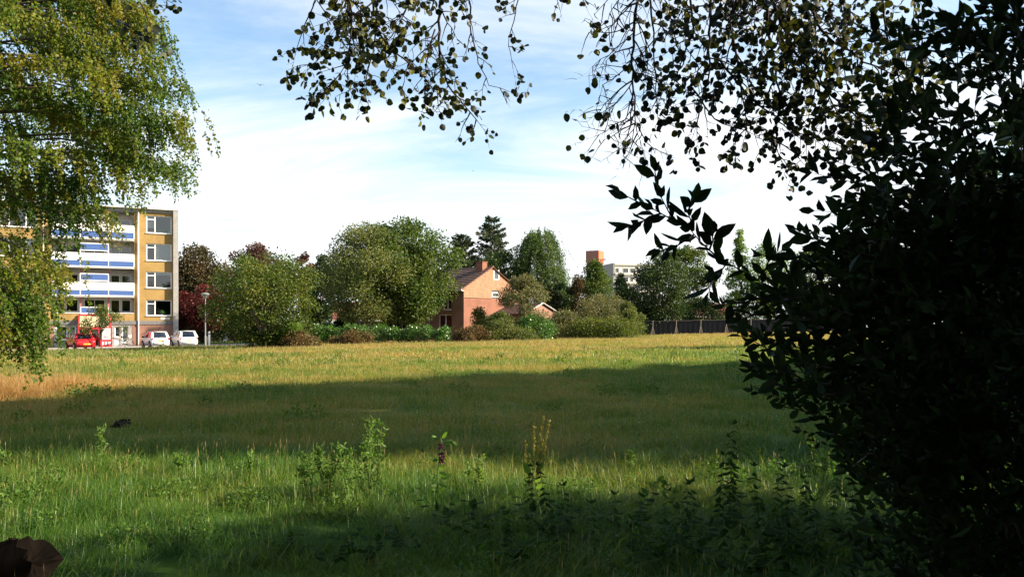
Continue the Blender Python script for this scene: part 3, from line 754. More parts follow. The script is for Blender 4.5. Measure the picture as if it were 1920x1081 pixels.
# ------------------------------------------------------------------ brick house with clad gable
def tiled_slope(mb, a, b, c, d, courses):
    """stepped tile courses from eave (a,b) to ridge (d,c)"""
    a, b, c, d = map(Vector, (a, b, c, d)); nrm = (b - a).cross(d - a).normalized()
    if nrm.z < 0: nrm = -nrm
    for k in range(courses):
        t0, t1 = k / courses, (k + 1.12) / courses
        t1 = min(t1, 1.0)
        p0, p1 = a.lerp(d, t0) + nrm * .11, b.lerp(c, t0) + nrm * .11
        q0, q1 = a.lerp(d, t1) + nrm * .03, b.lerp(c, t1) + nrm * .03
        mb.quad(p0, p1, q1, q0); mb.quad(p0 - nrm * .10, p1 - nrm * .10, p1, p0)
HROT = math.atan2(.743, .669)                     # local x along the gable (right, away); local y along the long wall (left, away)
def house():
    x0, y0 = X(868, 84), 84.0
    R = empty('brick_house', (x0, y0, g(x0, y0) - .02), HROT); b = -(g(x0, y0) - .02)
    tag(R, 'brown brick house with tiled roof, chimney and wood clad gable behind hedges', 'house')
    z = lambda v: v + b
    Wd, Ln, ev, rd, cl = 8.8, 11.2, 5.75, 8.15, 4.83
    hw = [(1.7, 3.7, 1.15, 3.05), (5.05, 5.36, 1.5, 2.9), (5.75, 6.15, 1.5, 2.9), (6.46, 7.0, 1.5, 2.9), (7.9, 8.8, 1.4, 2.75), (9.07, 10.0, 1.4, 2.75), (1.75, 3.0, 3.55, 4.9), (5.5, 7.0, 3.6, 4.9)]
    # long wall (x = 0 plane, facing left): build with wall_holes in a turned frame
    mb = MB(); wall_holes(mb, -Ln, 0, -.5, z(ev), 0, [(-q[1], -q[0], z(q[2]), z(q[3])) for q in hw], .14)
    lw = mb.build('long_wall', M['dark_brick'], R); lw.rotation_euler = (0, 0, -math.pi / 2)
    for q in hw:
        w_ = window(R, -q[1], -q[0], z(q[2]), z(q[3]), .08, [.5] if q[1] - q[0] > 1.2 else [], [(.05, .95, .55, .95)] if q[1] - q[0] < 1.2 else None, fw=.08); w_.rotation_euler = (0, 0, -math.pi / 2)
    # gable wall brick part
    mb = MB(); wall_holes(mb, 0.0, Wd, -.5, z(cl), 0, [(5.3, 6.6, z(1.5), z(2.8))], .14); mb.build('gable_wall', M['red_brick'], R)
    window(R, 5.3, 6.6, z(1.5), z(2.8), .08, [.5])
    mb = MB(); mb.box(.9, Wd, .3, Ln, -.5, z(ev) - .02); mb.box(.9, Wd - .3, .2, .3, 0, z(ev)); mb.build('core', M['room'], R)
    # boarded gable: each board follows the slope
    hb = .22; k = 0; zz = cl; mbd = MB()
    def half(zv): return Wd / 2 if zv < ev else max(0.02, Wd / 2 * (rd - zv) / (rd - ev))
    wins = [(4.62, 5.5, 6.85, 7.95), (4.35, 5.5, 4.95, 5.5)]
    while zz < rd - .1:
        z1 = min(zz + hb - .012, rd)
        segs = [(Wd / 2 - half(zz), Wd / 2 + half(zz), Wd / 2 - half(z1), Wd / 2 + half(z1))]
        for (wa, wb, wc, wd) in wins:
            if z1 > wc and zz < wd:
                s_ = segs.pop(0); segs += [(s_[0], wa, s_[2], wa), (wb, max(s_[1], wb + .01), wb, max(s_[3], wb + .01))]
        for (a0, a1, c0, c1) in segs:
            mbd.add([(a0, -.085, z(zz)), (a1, -.085, z(zz)), (c1, -.02, z(z1)), (c0, -.022, z(z1)), (a0, .02, z(zz)), (a1, .02, z(zz)), (c1, .02, z(z1)), (c0, .02, z(z1))],
                    [(0, 1, 2, 3), (0, 4, 5, 1), (3, 2, 6, 7), (1, 5, 6, 2), (0, 3, 7, 4)])
        zz += hb
    mbd.build('cladding_boards', M['cladding'], R, kind='stuff')
    mb = MB(); mb.add([(0, .02, z(cl)), (Wd, .02, z(cl)), (Wd, .02, z(ev)), (Wd / 2, .02, z(rd)), (0, .02, z(ev))], [(0, 1, 2, 3, 4)]); mb.build('gable_backing', M['room'], R)
    for (a, b_, c, d) in wins:
        w_ = MB(); w_.box(a, b_, -.08, -.02, z(c), z(c) + .09); w_.box(a, b_, -.08, -.02, z(d) - .09, z(d)); w_.box(a, a + .09, -.08, -.02, z(c) + .09, z(d) - .09); w_.box(b_ - .09, b_, -.08, -.02, z(c) + .09, z(d) - .09)
        wo = w_.build('window', M['white'], R)
        MB().quad((a, -.04, z(c)), (b_, -.04, z(c)), (b_, -.04, z(d)), (a, -.04, z(d))).build('pane', M['glass'], wo)
        MB().quad((a, -.02, z(c)), (b_, -.02, z(c)), (b_, -.02, z(d)), (a, -.02, z(d))).build('pane_backing', M['curtain'] if c > 6 else M['room'], wo)  # pale blind behind the upper pane, dark room-coloured sheet behind the lower
    # roof
    o_ = .35; e0 = ev - .12
    mb = MB()
    tiled_slope(mb, (-o_, Ln + .1, z(e0)), (-o_, -.22, z(e0)), (Wd / 2, -.22, z(rd + .08)), (Wd / 2, Ln + .1, z(rd + .08)), 12)
    tiled_slope(mb, (Wd + o_, -.22, z(e0)), (Wd + o_, Ln + .1, z(e0)), (Wd / 2, Ln + .1, z(rd + .08)), (Wd / 2, -.22, z(rd + .08)), 12)
    mb.tube([(Wd / 2, -.24, z(rd + .12)), (Wd / 2, Ln + .1, z(rd + .12))], .11, 8)
    mb.quad((-o_, -.2, z(e0) - .02), (-o_, Ln, z(e0) - .02), (Wd / 2, Ln, z(rd)), (Wd / 2, -.2, z(rd))); mb.quad((Wd + o_, -.2, z(e0) - .02), (Wd + o_, Ln, z(e0) - .02), (Wd / 2, Ln, z(rd)), (Wd / 2, -.2, z(rd)))
    roof = mb.build('roof', M['tiles'], R)
    mb = MB(); mb.box(3.45, 4.2, .5, 1.5, z(rd - .8), z(rd + .62)); mb.box(3.4, 4.25, .45, 1.55, z(rd + .622), z(rd + .70)); mb.build('chimney', M['red_brick'], roof)
    mb = MB(); mb.box(-.47, -.33, -.24, Ln + .1, z(e0) - .09, z(e0) + .04); mb.box(-.33, -.01, -.2, Ln, z(e0) - .16, z(e0) - .10); mb.build('gutter', M['offwhite'], R)
    mb = MB()
    for (xa, xb) in ((-o_, Wd / 2), (Wd + o_, Wd / 2)):
        mb.tube([(xa, -.23, z(e0) + .02), (xb, -.23, z(rd + .1))], .05, 4)
    mb.build('barge_board', M['redbrown_panel'], R)
    mb = MB(); mb.tube([(.06, -.06, 0), (.06, -.06, z(ev - .2))], .045, 6); mb.build('drainpipe', M['redbrown_panel'], R)
    # lower garage to the right
    gx, gy = X(985, 84.5), 84.5
    G = empty('garage', (gx, gy, g(gx, gy)), HROT); tag(G, 'low brick garage with pale edged tiled roof right of the clad gable', 'garage'); gb = -g(gx, gy)
    zg = lambda v: v + gb
    W2, L2, e2, r2 = 5.5, 6.4, 3.15, 4.25
    mb = MB(); mb.add([(0, 0, -.4), (W2, 0, -.4), (W2, 0, zg(e2)), (W2 / 2, 0, zg(r2)), (0, 0, zg(e2))], [(0, 1, 2, 3, 4)]); mb.box(0, W2, .01, L2, -.4, zg(e2) - .1); mb.build('wall', M['pink_brick'], G)
    mb = MB(); tiled_slope(mb, (-.3, L2, zg(e2) - .1), (-.3, -.2, zg(e2) - .1), (W2 / 2, -.2, zg(r2)), (W2 / 2, L2, zg(r2)), 9)
    tiled_slope(mb, (W2 + .3, -.2, zg(e2) - .1), (W2 + .3, L2, zg(e2) - .1), (W2 / 2, L2, zg(r2)), (W2 / 2, -.2, zg(r2)), 9); mb.build('roof', M['tiles'], G)
    mb = MB(); mb.tube([(-.33, L2 + .02, zg(e2) - .02), (W2 / 2, L2 + .02, zg(r2) + .08)], .06, 4); mb.tube([(-.33, -.22, zg(e2) - .04), (W2 / 2, -.22, zg(r2) + .06)], .06, 4); mb.tube([(W2 + .33, -.22, zg(e2) - .04), (W2 / 2, -.22, zg(r2) + .06)], .06, 4); mb.build('barge_board', M['cream_panel'], G)
    MB().box(1.3, 4.1, -.05, -.004, .0, zg(2.45)).build('garage_door', M['dark_concrete'], G)
house()

# bungalow glimpsed behind the big tree, left of the house
def bungalow(px, D, wpx, name, label, wallmat, ht=2.6, rise=2.2, rot=.25):
    x0 = X(px, D); R = empty(name, (x0, D, g(x0, D)), rot); tag(R, label, 'house')
    Wd = wpx / FPX * D
    holes = [(Wd * .12, Wd * .30, 1.0, 2.2), (Wd * .42, Wd * .58, .1, 2.2), (Wd * .68, Wd * .9, 1.0, 2.2)]
    mb = MB(); wall_holes(mb, 0, Wd, -.4, ht, 0, holes); mb.box(0, Wd, .5, 6, -.4, ht - .02); mb.build('wall', wallmat, R)
    for i, q in enumerate(holes):
        if i == 1: MB().box(q[0], q[1], .1, .16, q[2], q[3]).build('door', M['white'], R)
        else: window(R, *q, .1, [.5])
    mb = MB(); tiled_slope(mb, (-.3, -.4, ht - .1), (Wd + .3, -.4, ht - .1), (Wd + .3, 3, ht + rise), (-.3, 3, ht + rise), 10); tiled_slope(mb, (Wd + .3, 6.4, ht - .1), (-.3, 6.4, ht - .1), (-.3, 3, ht + rise), (Wd + .3, 3, ht + rise), 10)
    mb.add([(0, 0, ht), (0, 6, ht), (0, 3, ht + rise)], [(0, 1, 2)]); mb.add([(Wd, 0, ht), (Wd, 6, ht), (Wd, 3, ht + rise)], [(0, 2, 1)]); mb.build('roof', M['roof_orange'], R)
    MB().box(-.32, Wd + .32, -.46, -.36, ht - .2, ht - .04).build('fascia', M['white'], R)
M['roof_orange'] = plain('orange_roof_tiles', (.17, .075, .05), .8, .2, var=.2, scale=3)
bungalow(628, 97, 118, 'bungalow', 'orange roofed bungalow glimpsed beneath the big pale barked tree', M['red_brick'])
bungalow(372, 112, 100, 'bungalow', 'orange roofed bungalow glimpsed behind the dark red plum trees', M['red_brick'], 2.5, 2.0, -.1)
bungalow(1270, 122, 110, 'bungalow', 'pale walled bungalow glimpsed between trunks behind the black fence', M['offwhite'], 2.6, 2.0, .1)

# ------------------------------------------------------------------ far buildings
def tower():
    D = 300; x0 = X(1100, D); R = empty('tower', (x0, D, 0.0), math.radians(-28)); tag(R, 'red and orange tower top rising above the conifers', 'tower')
    MB().box(0, 4.6, 0, 5.0, 0, 29.0).build('shaft', M['redbrown_panel'], R)
    MB().box(-.25, 4.85, -.25, 5.2, 25.6, 30.1).build('head', M['redbrown_panel'], R)
    MB().box(4.86, 4.95, -.1, 5.0, 26.0, 29.9).build('orange_panel', M['orange_panel'], R)
    for a, h in ((.8, 1.6), (3.2, 1.1)): MB().tube([(a, 2, 30.1), (a, 2, 30.1 + h)], .06, 4).build('aerial', M['lamp_grey'], R)
    MB().box(4.85, 7.0, 1.5, 2.2, 26.6, 27.0).build('arm', M['lamp_grey'], R)
tower()
def far_flats():
    D = 250; x0 = X(1152, D); R = empty('far_apartment_building', (x0, D, 0), math.radians(14)); tag(R, 'far cream block of flats with rows of windows above the trees', 'building')
    MB().box(0, 15, 0, 10, 0, 21.0).build('wall', M['cream_panel'], R)
    MB().box(-.5, 0.0, -.3, 10, 0, 21.6).build('end_wall', M['concrete'], R)
    MB().box(0.01, 15.2, -.35, 10, 21.002, 21.5).build('roof_edge', M['offwhite'], R)
    for r in range(4):
        zb = 18.7 - r * 2.8
        MB().box(.2, 14.9, -.5, -.002, zb - .75, zb - .15).build('balcony', M['offwhite'], R)
        for c in range(6):
            a = .6 + c * 2.42
            w_ = MB().box(a - .06, a + 1.66, -.08, -.004, zb - .06, zb + 1.36).build('window', M['white'], R)
            MB().box(a, a + .75, -.12, -.082, zb, zb + 1.3).build('pane', M['carpane'], w_); MB().box(a + .85, a + 1.6, -.12, -.082, zb, zb + 1.3).build('pane', M['carpane'] if (c + r) % 3 else M['curtain'], w_)
M['carpane'] = plain('far_glass', (.06, .065, .07), .08, .6)
far_flats()

# ------------------------------------------------------------------ black fence on the right with propped stakes
def fence():
    D0 = 101.0; xa = X(1205, D0); npan = 9; pw = 3.1
    R = empty('fence', (xa, D0, 0)); tag(R, 'black board fence with pale capping along the far edge of the field', 'fence')
    for k in range(npan):
        a = k * pw; zb = g(xa + a + 1.5, D0)
        for j in range(10):
            f = MB(); f.box(a + .03 + j * .305, a + .03 + j * .305 + .298, -.015 - .012 * (j % 2), .012, zb - .1, zb + 1.78); f.build('board', M['fence_dark'], R)
        MB().box(a, a + pw - .01, -.05, .05, zb + 1.782, zb + 1.83).build('capping', M['stake'], R)
        MB().box(a - .05, a + .045, .013, .11, zb - .2, zb + 1.78).build('post', M['fence_dark'], R)
    for i, px in enumerate((1224, 1268, 1314, 1362, 1408)):
        x_ = X(px, 99.5); s_ = empty('stake', (x_, 99.5, g(x_, 99.5))); tag(s_, 'grey wooden stake with splayed props in front of the black fence', 'stake', 'stakes along the black fence')
        MB().tube([(0, 0, -.2), (.02, .05, 1.9)], .05, 6).build('pole', M['stake'], s_)
        MB().tube([(-.28, -.2, -.1), (.0, .03, 1.2)], .03, 5).build('prop', M['stake'], s_); MB().tube([(.28, -.15, -.1), (.02, .03, 1.15)], .03, 5).build('prop', M['stake'], s_)
fence()

# birds
def gull(px, py, D, span, label, rz):
    R = empty('gull', (X(px, D), D, Z(py, D)), rz); tag(R, label, 'bird')
    m = MB(); s = span
    m.tube([(0, -.22 * s, 0), (0, -.12 * s, .01 * s), (0, .05 * s, 0), (0, .22 * s, -.005 * s)], [.01 * s, .045 * s, .05 * s, .008 * s], 8)
    for q in (-1, 1):
        m.add([(0, .06 * s, .02 * s), (0, -.06 * s, .02 * s), (q * .24 * s, -.02 * s, .12 * s), (q * .24 * s, .08 * s, .12 * s), (q * .5 * s, -.07 * s, .05 * s)], [(0, 1, 2, 3), (3, 2, 4)])
    m.build('body', M['gull'], R)
gull(488, 160, 75, .95, 'gull gliding in the blue sky beside the birch crown', .5)
gull(887, 320, 190, .9, 'tiny bird flying high above the brick house chimney', 1.0)
gull(951, 337, 200, .9, 'tiny bird flying above the conifer beside the willow', -.6)

# ------------------------------------------------------------------ trees and shrubs
M['lf_mid'] = leafmat('mid_green_leaf', [(.030, .062, .012), (.060, .095, .018), (.095, .120, .026)])
M['lf_olive'] = leafmat('olive_leaf', [(.050, .078, .020), (.095, .118, .034), (.15, .150, .052)])
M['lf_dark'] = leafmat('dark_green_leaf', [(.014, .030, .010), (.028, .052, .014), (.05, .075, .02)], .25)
M['lf_haw'] = leafmat('hawthorn_leaf', [(.034, .062, .012), (.066, .095, .016), (.13, .130, .024)])
M['lf_brown'] = leafmat('bronze_leaf', [(.034, .038, .014), (.055, .050, .020), (.085, .058, .028)], .3, tcol=(1.4, 1.0, .6))
M['lf_purple'] = leafmat('purple_brown_leaf', [(.045, .026, .020), (.085, .045, .032), (.11, .060, .040)], .3, tcol=(1.5, .9, .7))
M['lf_plum'] = leafmat('dark_red_leaf', [(.040, .010, .010), (.075, .016, .014), (.10, .026, .02)], .3, tcol=(1.7, .6, .5))
M['lf_willow'] = leafmat('willow_leaf', [(.035, .070, .018), (.065, .115, .028), (.10, .145, .04)])
M['lf_conifer'] = leafmat('conifer_needle', [(.018, .036, .016), (.035, .056, .022), (.065, .080, .028)], .15)
M['lf_lime'] = leafmat('light_green_leaf', [(.06, .12, .02), (.10, .17, .03), (.14, .20, .045)], .45)
M['lf_laurel'] = leafmat('laurel_leaf', [(.028, .085, .012), (.050, .125, .018), (.09, .165, .03)], .25, .3, .5)
M['lf_rust'] = leafmat('rusty_shrub_leaf', [(.060, .085, .022), (.095, .080, .028), (.14, .070, .030)], .3, tcol=(1.4, 1.0, .6))
M['lf_grey'] = leafmat('grey_green_leaf', [(.075, .085, .035), (.11, .115, .050), (.15, .130, .060)], .3)
M['lf_birch'] = leafmat('birch_leaf', [(.032, .075, .012), (.065, .115, .015), (.115, .145, .018), (.18, .150, .02)], .45)

PROF = {
    'round': lambda t: np.sqrt(np.clip(1 - (2 * t - 1) ** 2, 0, 1)) ** .9,
    'dome': lambda t: np.clip(np.cos(t * 1.52), 0, 1) ** .55 * (0.86 + .14 * np.minimum(t * 6, 1)),
    'egg': lambda t: np.clip(np.sin(np.pi * np.clip(t, 0, 1) ** .75), 0, 1) ** .7,
    'cone': lambda t: np.clip(1 - t, 0.04, 1) ** .8 * np.minimum(.5 + t * 5, 1),
    'column': lambda t: np.clip(1 - t ** 3, 0, 1) * np.minimum(.5 + t * 3, 1),
}
def limb_path(a, b, n=5, sag=0.0, wob=0.05):
    a, b = Vector(a), Vector(b); d = (b - a).length; o = []
    for i in range(n):
        t = i / (n - 1); p = a.lerp(b, t)
        if 0 < i < n - 1: p += Vector((U(-1, 1), U(-1, 1), U(-1, 1))) * d * wob
        p.z += sag * d * math.sin(math.pi * t); o.append(p)
    return o
def make_tree(name, label, cat, x, y, H, R, mat, crown0=.12, prof='round', n=9000, leaf=.2, clumps=44, trunk=.16, barkm='bark', group=None,
              gap=.55, flat=.75, droop=.25, stems=1, cr=.27, skew=0.0, ry=None, asp=.62, lean=0.0):
    zb = g(x, y)
    root = empty(name, (x, y, zb)); tag(root, label, cat, group)
    ry = ry or R; R *= 1.12; ry *= 1.1; n = int(n * 1.75); leaf *= 1.22
    z0, z1 = crown0 * H, H
    t = rng.random(clumps) ** .85
    a = rng.random(clumps) * 2 * np.pi
    rf = gap + (1 - gap) * rng.random(clumps) ** .6
    inner = rng.random(clumps) < .22
    rf[inner] *= rng.random(inner.sum()) * .7
    env = PROF[prof](t)
    p1, p2 = rng.random(2) * 6.28; lob = 1 + .16 * np.sin(2 * a + p1 + 2 * t) + .12 * np.sin(3 * a + p2 - 3 * t)
    env = env * np.clip(lob, .7, 1.2)
    rc = R * cr * (.65 + .8 * rng.random(clumps)) * (.55 + .45 * env)
    rr = np.maximum(env - rc / R * .75, 0.02) * rf
    C = np.stack([np.cos(a) * rr * R + skew * R * t, np.sin(a) * rr * ry, z0 + t * (z1 - z0 - rc * .6) + rc * .3], 1)
    C[:, 0] += lean * C[:, 2]
    wgt = rc ** 2; cnt = np.maximum((wgt / wgt.sum() * n).astype(int), 6)
    idx = np.repeat(np.arange(clumps), cnt); m = len(idx)
    d = rdir(m); sh = (.35 + .65 * rng.random(m) ** .5) * (1 + .18 * rng.normal(size=m))
    P = C[idx] + d * (rc[idx] * sh)[:, None] * np.array([1, 1, flat])
    P[:, 2] = np.maximum(P[:, 2], .04)
    A = d * .7 + rdir(m) * .9 + np.array([0, 0, -droop])
    Ls = leaf * (.65 + .7 * rng.random(m))
    rnd = np.clip(.5 + .25 * rng.normal(size=m) + (rng.random(clumps) - .5)[idx] * .4, 0, 1)
    link('crown', leaf_mesh('crown', P, A, Ls, Ls * asp, rnd=rnd), mat, root, kind='stuff')
    mb = MB()
    for s_ in range(stems):
        off = Vector((0, 0, -.15)) if stems == 1 else Vector((U(-.25, .25), U(-.25, .25), -.15))
        topx = Vector((lean * H * .8, 0, H * .82)) if stems == 1 else Vector((U(-.45, .45) * R, U(-.45, .45) * ry, H * U(.6, .8)))
        pth = limb_path(off, topx, 7, 0, .015)
        mb.tube(pth, [trunk * (1.25 if i == 0 else 1) * (1 - .13 * i) for i in range(7)], 8)
        k = max(3, 16 // stems)
        for c in rng.choice(clumps, size=min(k, clumps), replace=False):
            e = Vector(C[c]); q = min(5, max(1, int(6 * max(.12, (e.z * .62) / max(.1, topx.z)))))
            mb.tube(limb_path(pth[q], e, 5, .06, .05), [trunk * .42, trunk * .32, trunk * .22, trunk * .14, trunk * .06], 5)
    mb.build('trunk', M[barkm], root, smooth=True)
    return root
def weeping(name, label, cat, x, y, H, mat, rfun, z0, n_str, slen, leaf, trunk, barkm='bark', per=26, group=None, asp=.5, nl=26, thick=.006, amin=0, amax=2 * math.pi, holes=0.0):
    """crown of limbs whose fine twigs hang; rfun(z) = reach of the outline at that height"""
    zb = g(x, y); root = empty(name, (x, y, zb)); tag(root, label, cat, group)
    mb = MB(); pth = limb_path((0, 0, -.2), (U(-.4, .4), U(-.4, .4), H * .9), 8, 0, .012)
    mb.tube(pth, [trunk * (1 - .11 * i) for i in range(8)], 9)
    ends = []
    for k in range(nl):
        zt = z0 + (H - z0) * (k + .5) / nl * .97; a = k * 2.399 + U(-.3, .3)
        r = float(rfun(zt)) * U(.6, .95)
        i = min(6, max(1, int(7 * (zt - r * .28) / (H * .9))))
        lp = limb_path(pth[i], (math.cos(a) * r, math.sin(a) * r, zt), 6, .08, .04)
        mb.tube(lp, [trunk * .45, trunk * .33, trunk * .24, trunk * .16, trunk * .1, trunk * .04], 5)
    P0 = np.zeros((n_str, 3)); cl = max(12, n_str // 9)
    tz = rng.random(cl) ** .8; ca = amin + rng.random(cl) * (amax - amin)
    cz = z0 + (H - z0) * tz; crr = np.array([float(rfun(v)) for v in cz]) * np.sqrt(.18 + .82 * rng.random(cl))
    ci = rng.integers(0, cl, n_str)
    if holes: ci = np.where((cz[ci] < holes) & (rng.random(n_str) < .45), rng.integers(0, cl, n_str), ci)
    ang = ca[ci] + rng.normal(size=n_str) * .10; rr = crr[ci] + rng.normal(size=n_str) * .35
    P0 = np.stack([np.cos(ang) * rr, np.sin(ang) * rr, cz[ci] + rng.normal(size=n_str) * .28], 1)
    ln = slen * (.45 + .9 * rng.random(n_str)); out_ = np.stack([np.cos(ang), np.sin(ang), np.zeros(n_str)], 1) * .35 + rng.normal(size=(n_str, 3)) * .12
    t = rng.random((n_str, per)); t.sort(axis=1)
    Q = P0[:, None, :] + out_[:, None, :] * (ln[:, None] * t)[:, :, None] + np.array([0, 0, -1.0]) * ((ln[:, None] * t ** 1.6)[:, :, None])
    Q = (Q + rng.normal(size=Q.shape) * .06).reshape(-1, 3); Q[:, 2] = np.maximum(Q[:, 2], .05)
    m = len(Q); A = rdir(m) * .8 + np.array([0, 0, -.8]); Ls = leaf * (.7 + .6 * rng.random(m))
    base = rng.random(cl)[ci]
    rnd = np.clip(np.repeat(base, per) * .6 + .2 + .22 * rng.normal(size=m), 0, 1)
    link('crown', leaf_mesh('crown', Q, A, Ls, Ls * asp, rnd=rnd), mat, root, kind='stuff')
    tw = MB()
    for k in range(0, n_str, 3):
        b = Vector(P0[k]); o_ = Vector(out_[k]) * float(ln[k])
        tw.tube([b + Vector((U(-.3, .3), U(-.3, .3), .15)), b, b + o_ * .5 + Vector((0, 0, -float(ln[k]) * .33)), b + o_ + Vector((0, 0, -float(ln[k])))], [thick * 1.8, thick * 1.4, thick, thick * .5], 3, False)
    tw.build('twigs', M['twig'], root, kind='stuff')
    mb.build('trunk', M[barkm], root, smooth=True)
    return root
def conifer(name, label, x, y, H, R, mat, z0=.1, whorls=20, per=7, trunk=.2, sparse=1.0, up=.1, needle=.28, group=None):
    zb = g(x, y); root = empty(name, (x, y, zb)); tag(root, label, 'tree', group)
    mb = MB(); mb.tube([(0, 0, -.2), (.05, 0, H * .5), (0, .05, H)], [trunk, trunk * .6, .02], 8)
    Ps = []; As = []
    for k in range(whorls):
        for j in range(per):
            t = min(.985, max(0, (k + U(-.9, 1.1)) / whorls)); zz = (z0 + (1 - z0) * t) * H; r = R * (1 - t) ** .62 * U(.7, 1.15) + .35
            a = U(0, 2 * math.pi); rr = r * U(.55, 1.12)
            tip = Vector((math.cos(a) * rr, math.sin(a) * rr, zz + up * rr - .0))
            st = Vector((0, 0, zz - .12 * rr)); md = st.lerp(tip, .55) + Vector((0, 0, -.10 * rr))
            mb.tube([st, md, tip], [.035, .025, .008], 4, False)
            nn = int(52 * rr / R * sparse * 3) + 22
            tt = rng.random(nn) ** .7
            pts = np.array(md)[None, :] * (4 * tt * (1 - tt))[:, None] * .0 + np.array(st) * ((1 - tt) ** 2)[:, None] + np.array(md) * (2 * tt * (1 - tt))[:, None] + np.array(tip) * (tt ** 2)[:, None]
            wd = .30 * rr * (1 - tt * .6)
            side = np.array([-math.sin(a), math.cos(a), 0.0])
            off = rng.normal(size=nn)
            pts = pts + side * (off * wd * .55)[:, None] + np.array([0, 0, -1]) * (np.abs(off) * wd * .35 + rng.random(nn) * .12)[:, None]
            Ps.append(pts); As.append(np.array([math.cos(a), math.sin(a), -.3]) + side * np.sign(off)[:, None] * .7 + rng.normal(size=(nn, 3)) * .45)
    P = np.concatenate(Ps); A = np.concatenate(As); m = len(P); Ls = needle * (.7 + .7 * rng.random(m))
    link('crown', leaf_mesh('crown', P, A, Ls, Ls * .38), mat, root, kind='stuff')
    mb.build('trunk', M['bark'], root)
    return root

def T(px, ytop, D, wpx, *a, **k):
    """centre column, top row, distance, crown width in photo pixels -> position, height, radius"""
    x = X(px, D); return x, D, Z(ytop, D) - g(x, D), wpx / 2 / FPX * D
# --- behind and beside the flats
x, y, H, R = T(368, 462, 97, 130); make_tree('maple_tree', 'broad bronze green tree right behind the end of the flats', 'tree', x, y, H, R, M['lf_brown'], .10, 'round', 12000, .25, 60, cr=.32)
x, y, H, R = T(484, 459, 102, 116); make_tree('copper_tree', 'purple brown crown rising behind the hawthorn', 'tree', x, y, H, R, M['lf_purple'], .2, 'round', 7000, .26, 40)
x, y, H, R = T(572, 474, 103, 58); make_tree('copper_tree', 'thin purple brown tree between the hawthorn and the big pale tree', 'tree', x, y, H, R, M['lf_purple'], .3, 'egg', 1900, .26, 22)
x, y, H, R = T(388, 536, 86, 84); make_tree('plum_tree', 'dark red plum tree with leaning trunk behind the street lamp', 'tree', x, y, H, R, M['lf_plum'], .28, 'round', 6500, .17, 34, .11, lean=-.03, cr=.34)
x, y, H, R = T(342, 546, 87, 60); make_tree('plum_tree', 'dark red plum tree close against the grey end of the flats', 'tree', x, y, H, R, M['lf_plum'], .2, 'round', 4200, .17, 26, .1, cr=.34)
x, y, H, R = T(498, 481, 64, 200); make_tree('hawthorn_tree', 'yellow green hawthorn tree with branches down to the grass', 'tree', x, y, H, R, M['lf_haw'], .02, 'round', 13000, .15, 74, .2, cr=.23, stems=3, flat=.62, gap=.5)
x, y, H, R = T(505, 470, 92, 150); make_tree('ash_tree', 'green tree crowded behind the hawthorn', 'tree', x, y, H, R, M['lf_mid'], .1, 'round', 7000, .22, 40)
x, y, H, R = T(688, 420, 80, 190); make_tree('pale_barked_tree', 'large olive green tree with pale stems above the laurel hedge', 'tree', x, y, H, R, M['lf_olive'], .13, 'round', 25000, .16, 90, .15, 'birch_bark', stems=4, cr=.24)
x, y, H, R = T(764, 413, 82, 178); make_tree('maple_tree', 'dense green maple in front of the brick house wall', 'tree', x, y, H, R, M['lf_mid'], .15, 'round', 17000, .22, 84, .22, cr=.27, flat=.7)
x, y, H, R = T(600, 480, 90, 90); make_tree('dark_tree', 'dark tree left of the big pale barked tree', 'tree', x, y, H, R, M['lf_dark'], .1, 'round', 6000, .22, 34)
# --- behind the house
x, y, H, R = T(922, 404, 112, 140); conifer('spruce_tree', 'tall loose spruce behind the house chimney', x, y, H, R, M['lf_conifer'], .15, 28, 8, .22, .9, .14, .36)
x, y, H, R = T(866, 438, 110, 130); conifer('larch_tree', 'feathery grey green conifer behind the tiled roof', x, y, H, R, M['lf_conifer'], .1, 26, 10, .18, .9, .3, .34)
x, y, H, R = T(1012, 432, 106, 108); rw = R; hw = H
weeping('willow_tree', 'weeping willow with hanging green curtains behind the house', 'tree', x, y, H, M['lf_willow'], lambda z: 1.05 * rw * PROF['dome'](np.array(max(0, (z - 2) / (hw - 2)))) ** .7, 2.5, 2600, 2.6, .30, .3, per=16, asp=.3, thick=.01)
x, y, H, R = T(938, 470, 104, 100); make_tree('dark_tree', 'dark green tree directly behind the roof ridge', 'tree', x, y, H, R, M['lf_dark'], .1, 'round', 6000, .24, 34)
# --- shrubs and trees round the garage
x, y, H, R = T(985, 517, 79, 112); make_tree('small_tree', 'small brownish green tree with open crown in front of the garage', 'tree', x, y, H, R, M['lf_grey'], .26, 'dome', 6500, .13, 46, .11, cr=.22, stems=2)
x, y, H, R = T(1046, 520, 96, 60); make_tree('dark_tree', 'dark tree right of the weeping willow', 'tree', x, y, H, R, M['lf_dark'], .05, 'round', 4500, .2, 26)
x, y, H, R = T(1116, 488, 98, 84); make_tree('cypress_tree', 'rich green cypress below the red tower', 'tree', x, y, H, R, M['lf_mid'], .04, 'egg', 8500, .18, 60, cr=.34)
x, y, H, R = T(1082, 516, 96, 48); make_tree('autumn_shrub', 'dark bronze shrub left of the green cypress', 'shrub', x, y, H, R, M['lf_brown'], .04, 'egg', 4000, .17, 40, cr=.42)
x, y, H, R = T(1164, 512, 102, 40); make_tree('cypress_tree', 'blue grey slim cypress below the far cream flats', 'tree', x, y, H, R, M['lf_dark'], .03, 'egg', 3500, .17, 40, cr=.42)
x, y, H, R = T(1130, 551, 86, 150); make_tree('grey_shrub', 'large grey olive shrub at the corner of the black fence', 'shrub', x, y, H, R, M['lf_grey'], .02, 'dome', 11000, .13, 60, .07, cr=.22, stems=4)
x, y, H, R = T(1175, 568, 84, 72); make_tree('grey_shrub', 'yellowish green shrub touching the end of the black fence', 'shrub', x, y, H, R, M['lf_olive'], .02, 'dome', 5500, .13, 34, .06, stems=4)
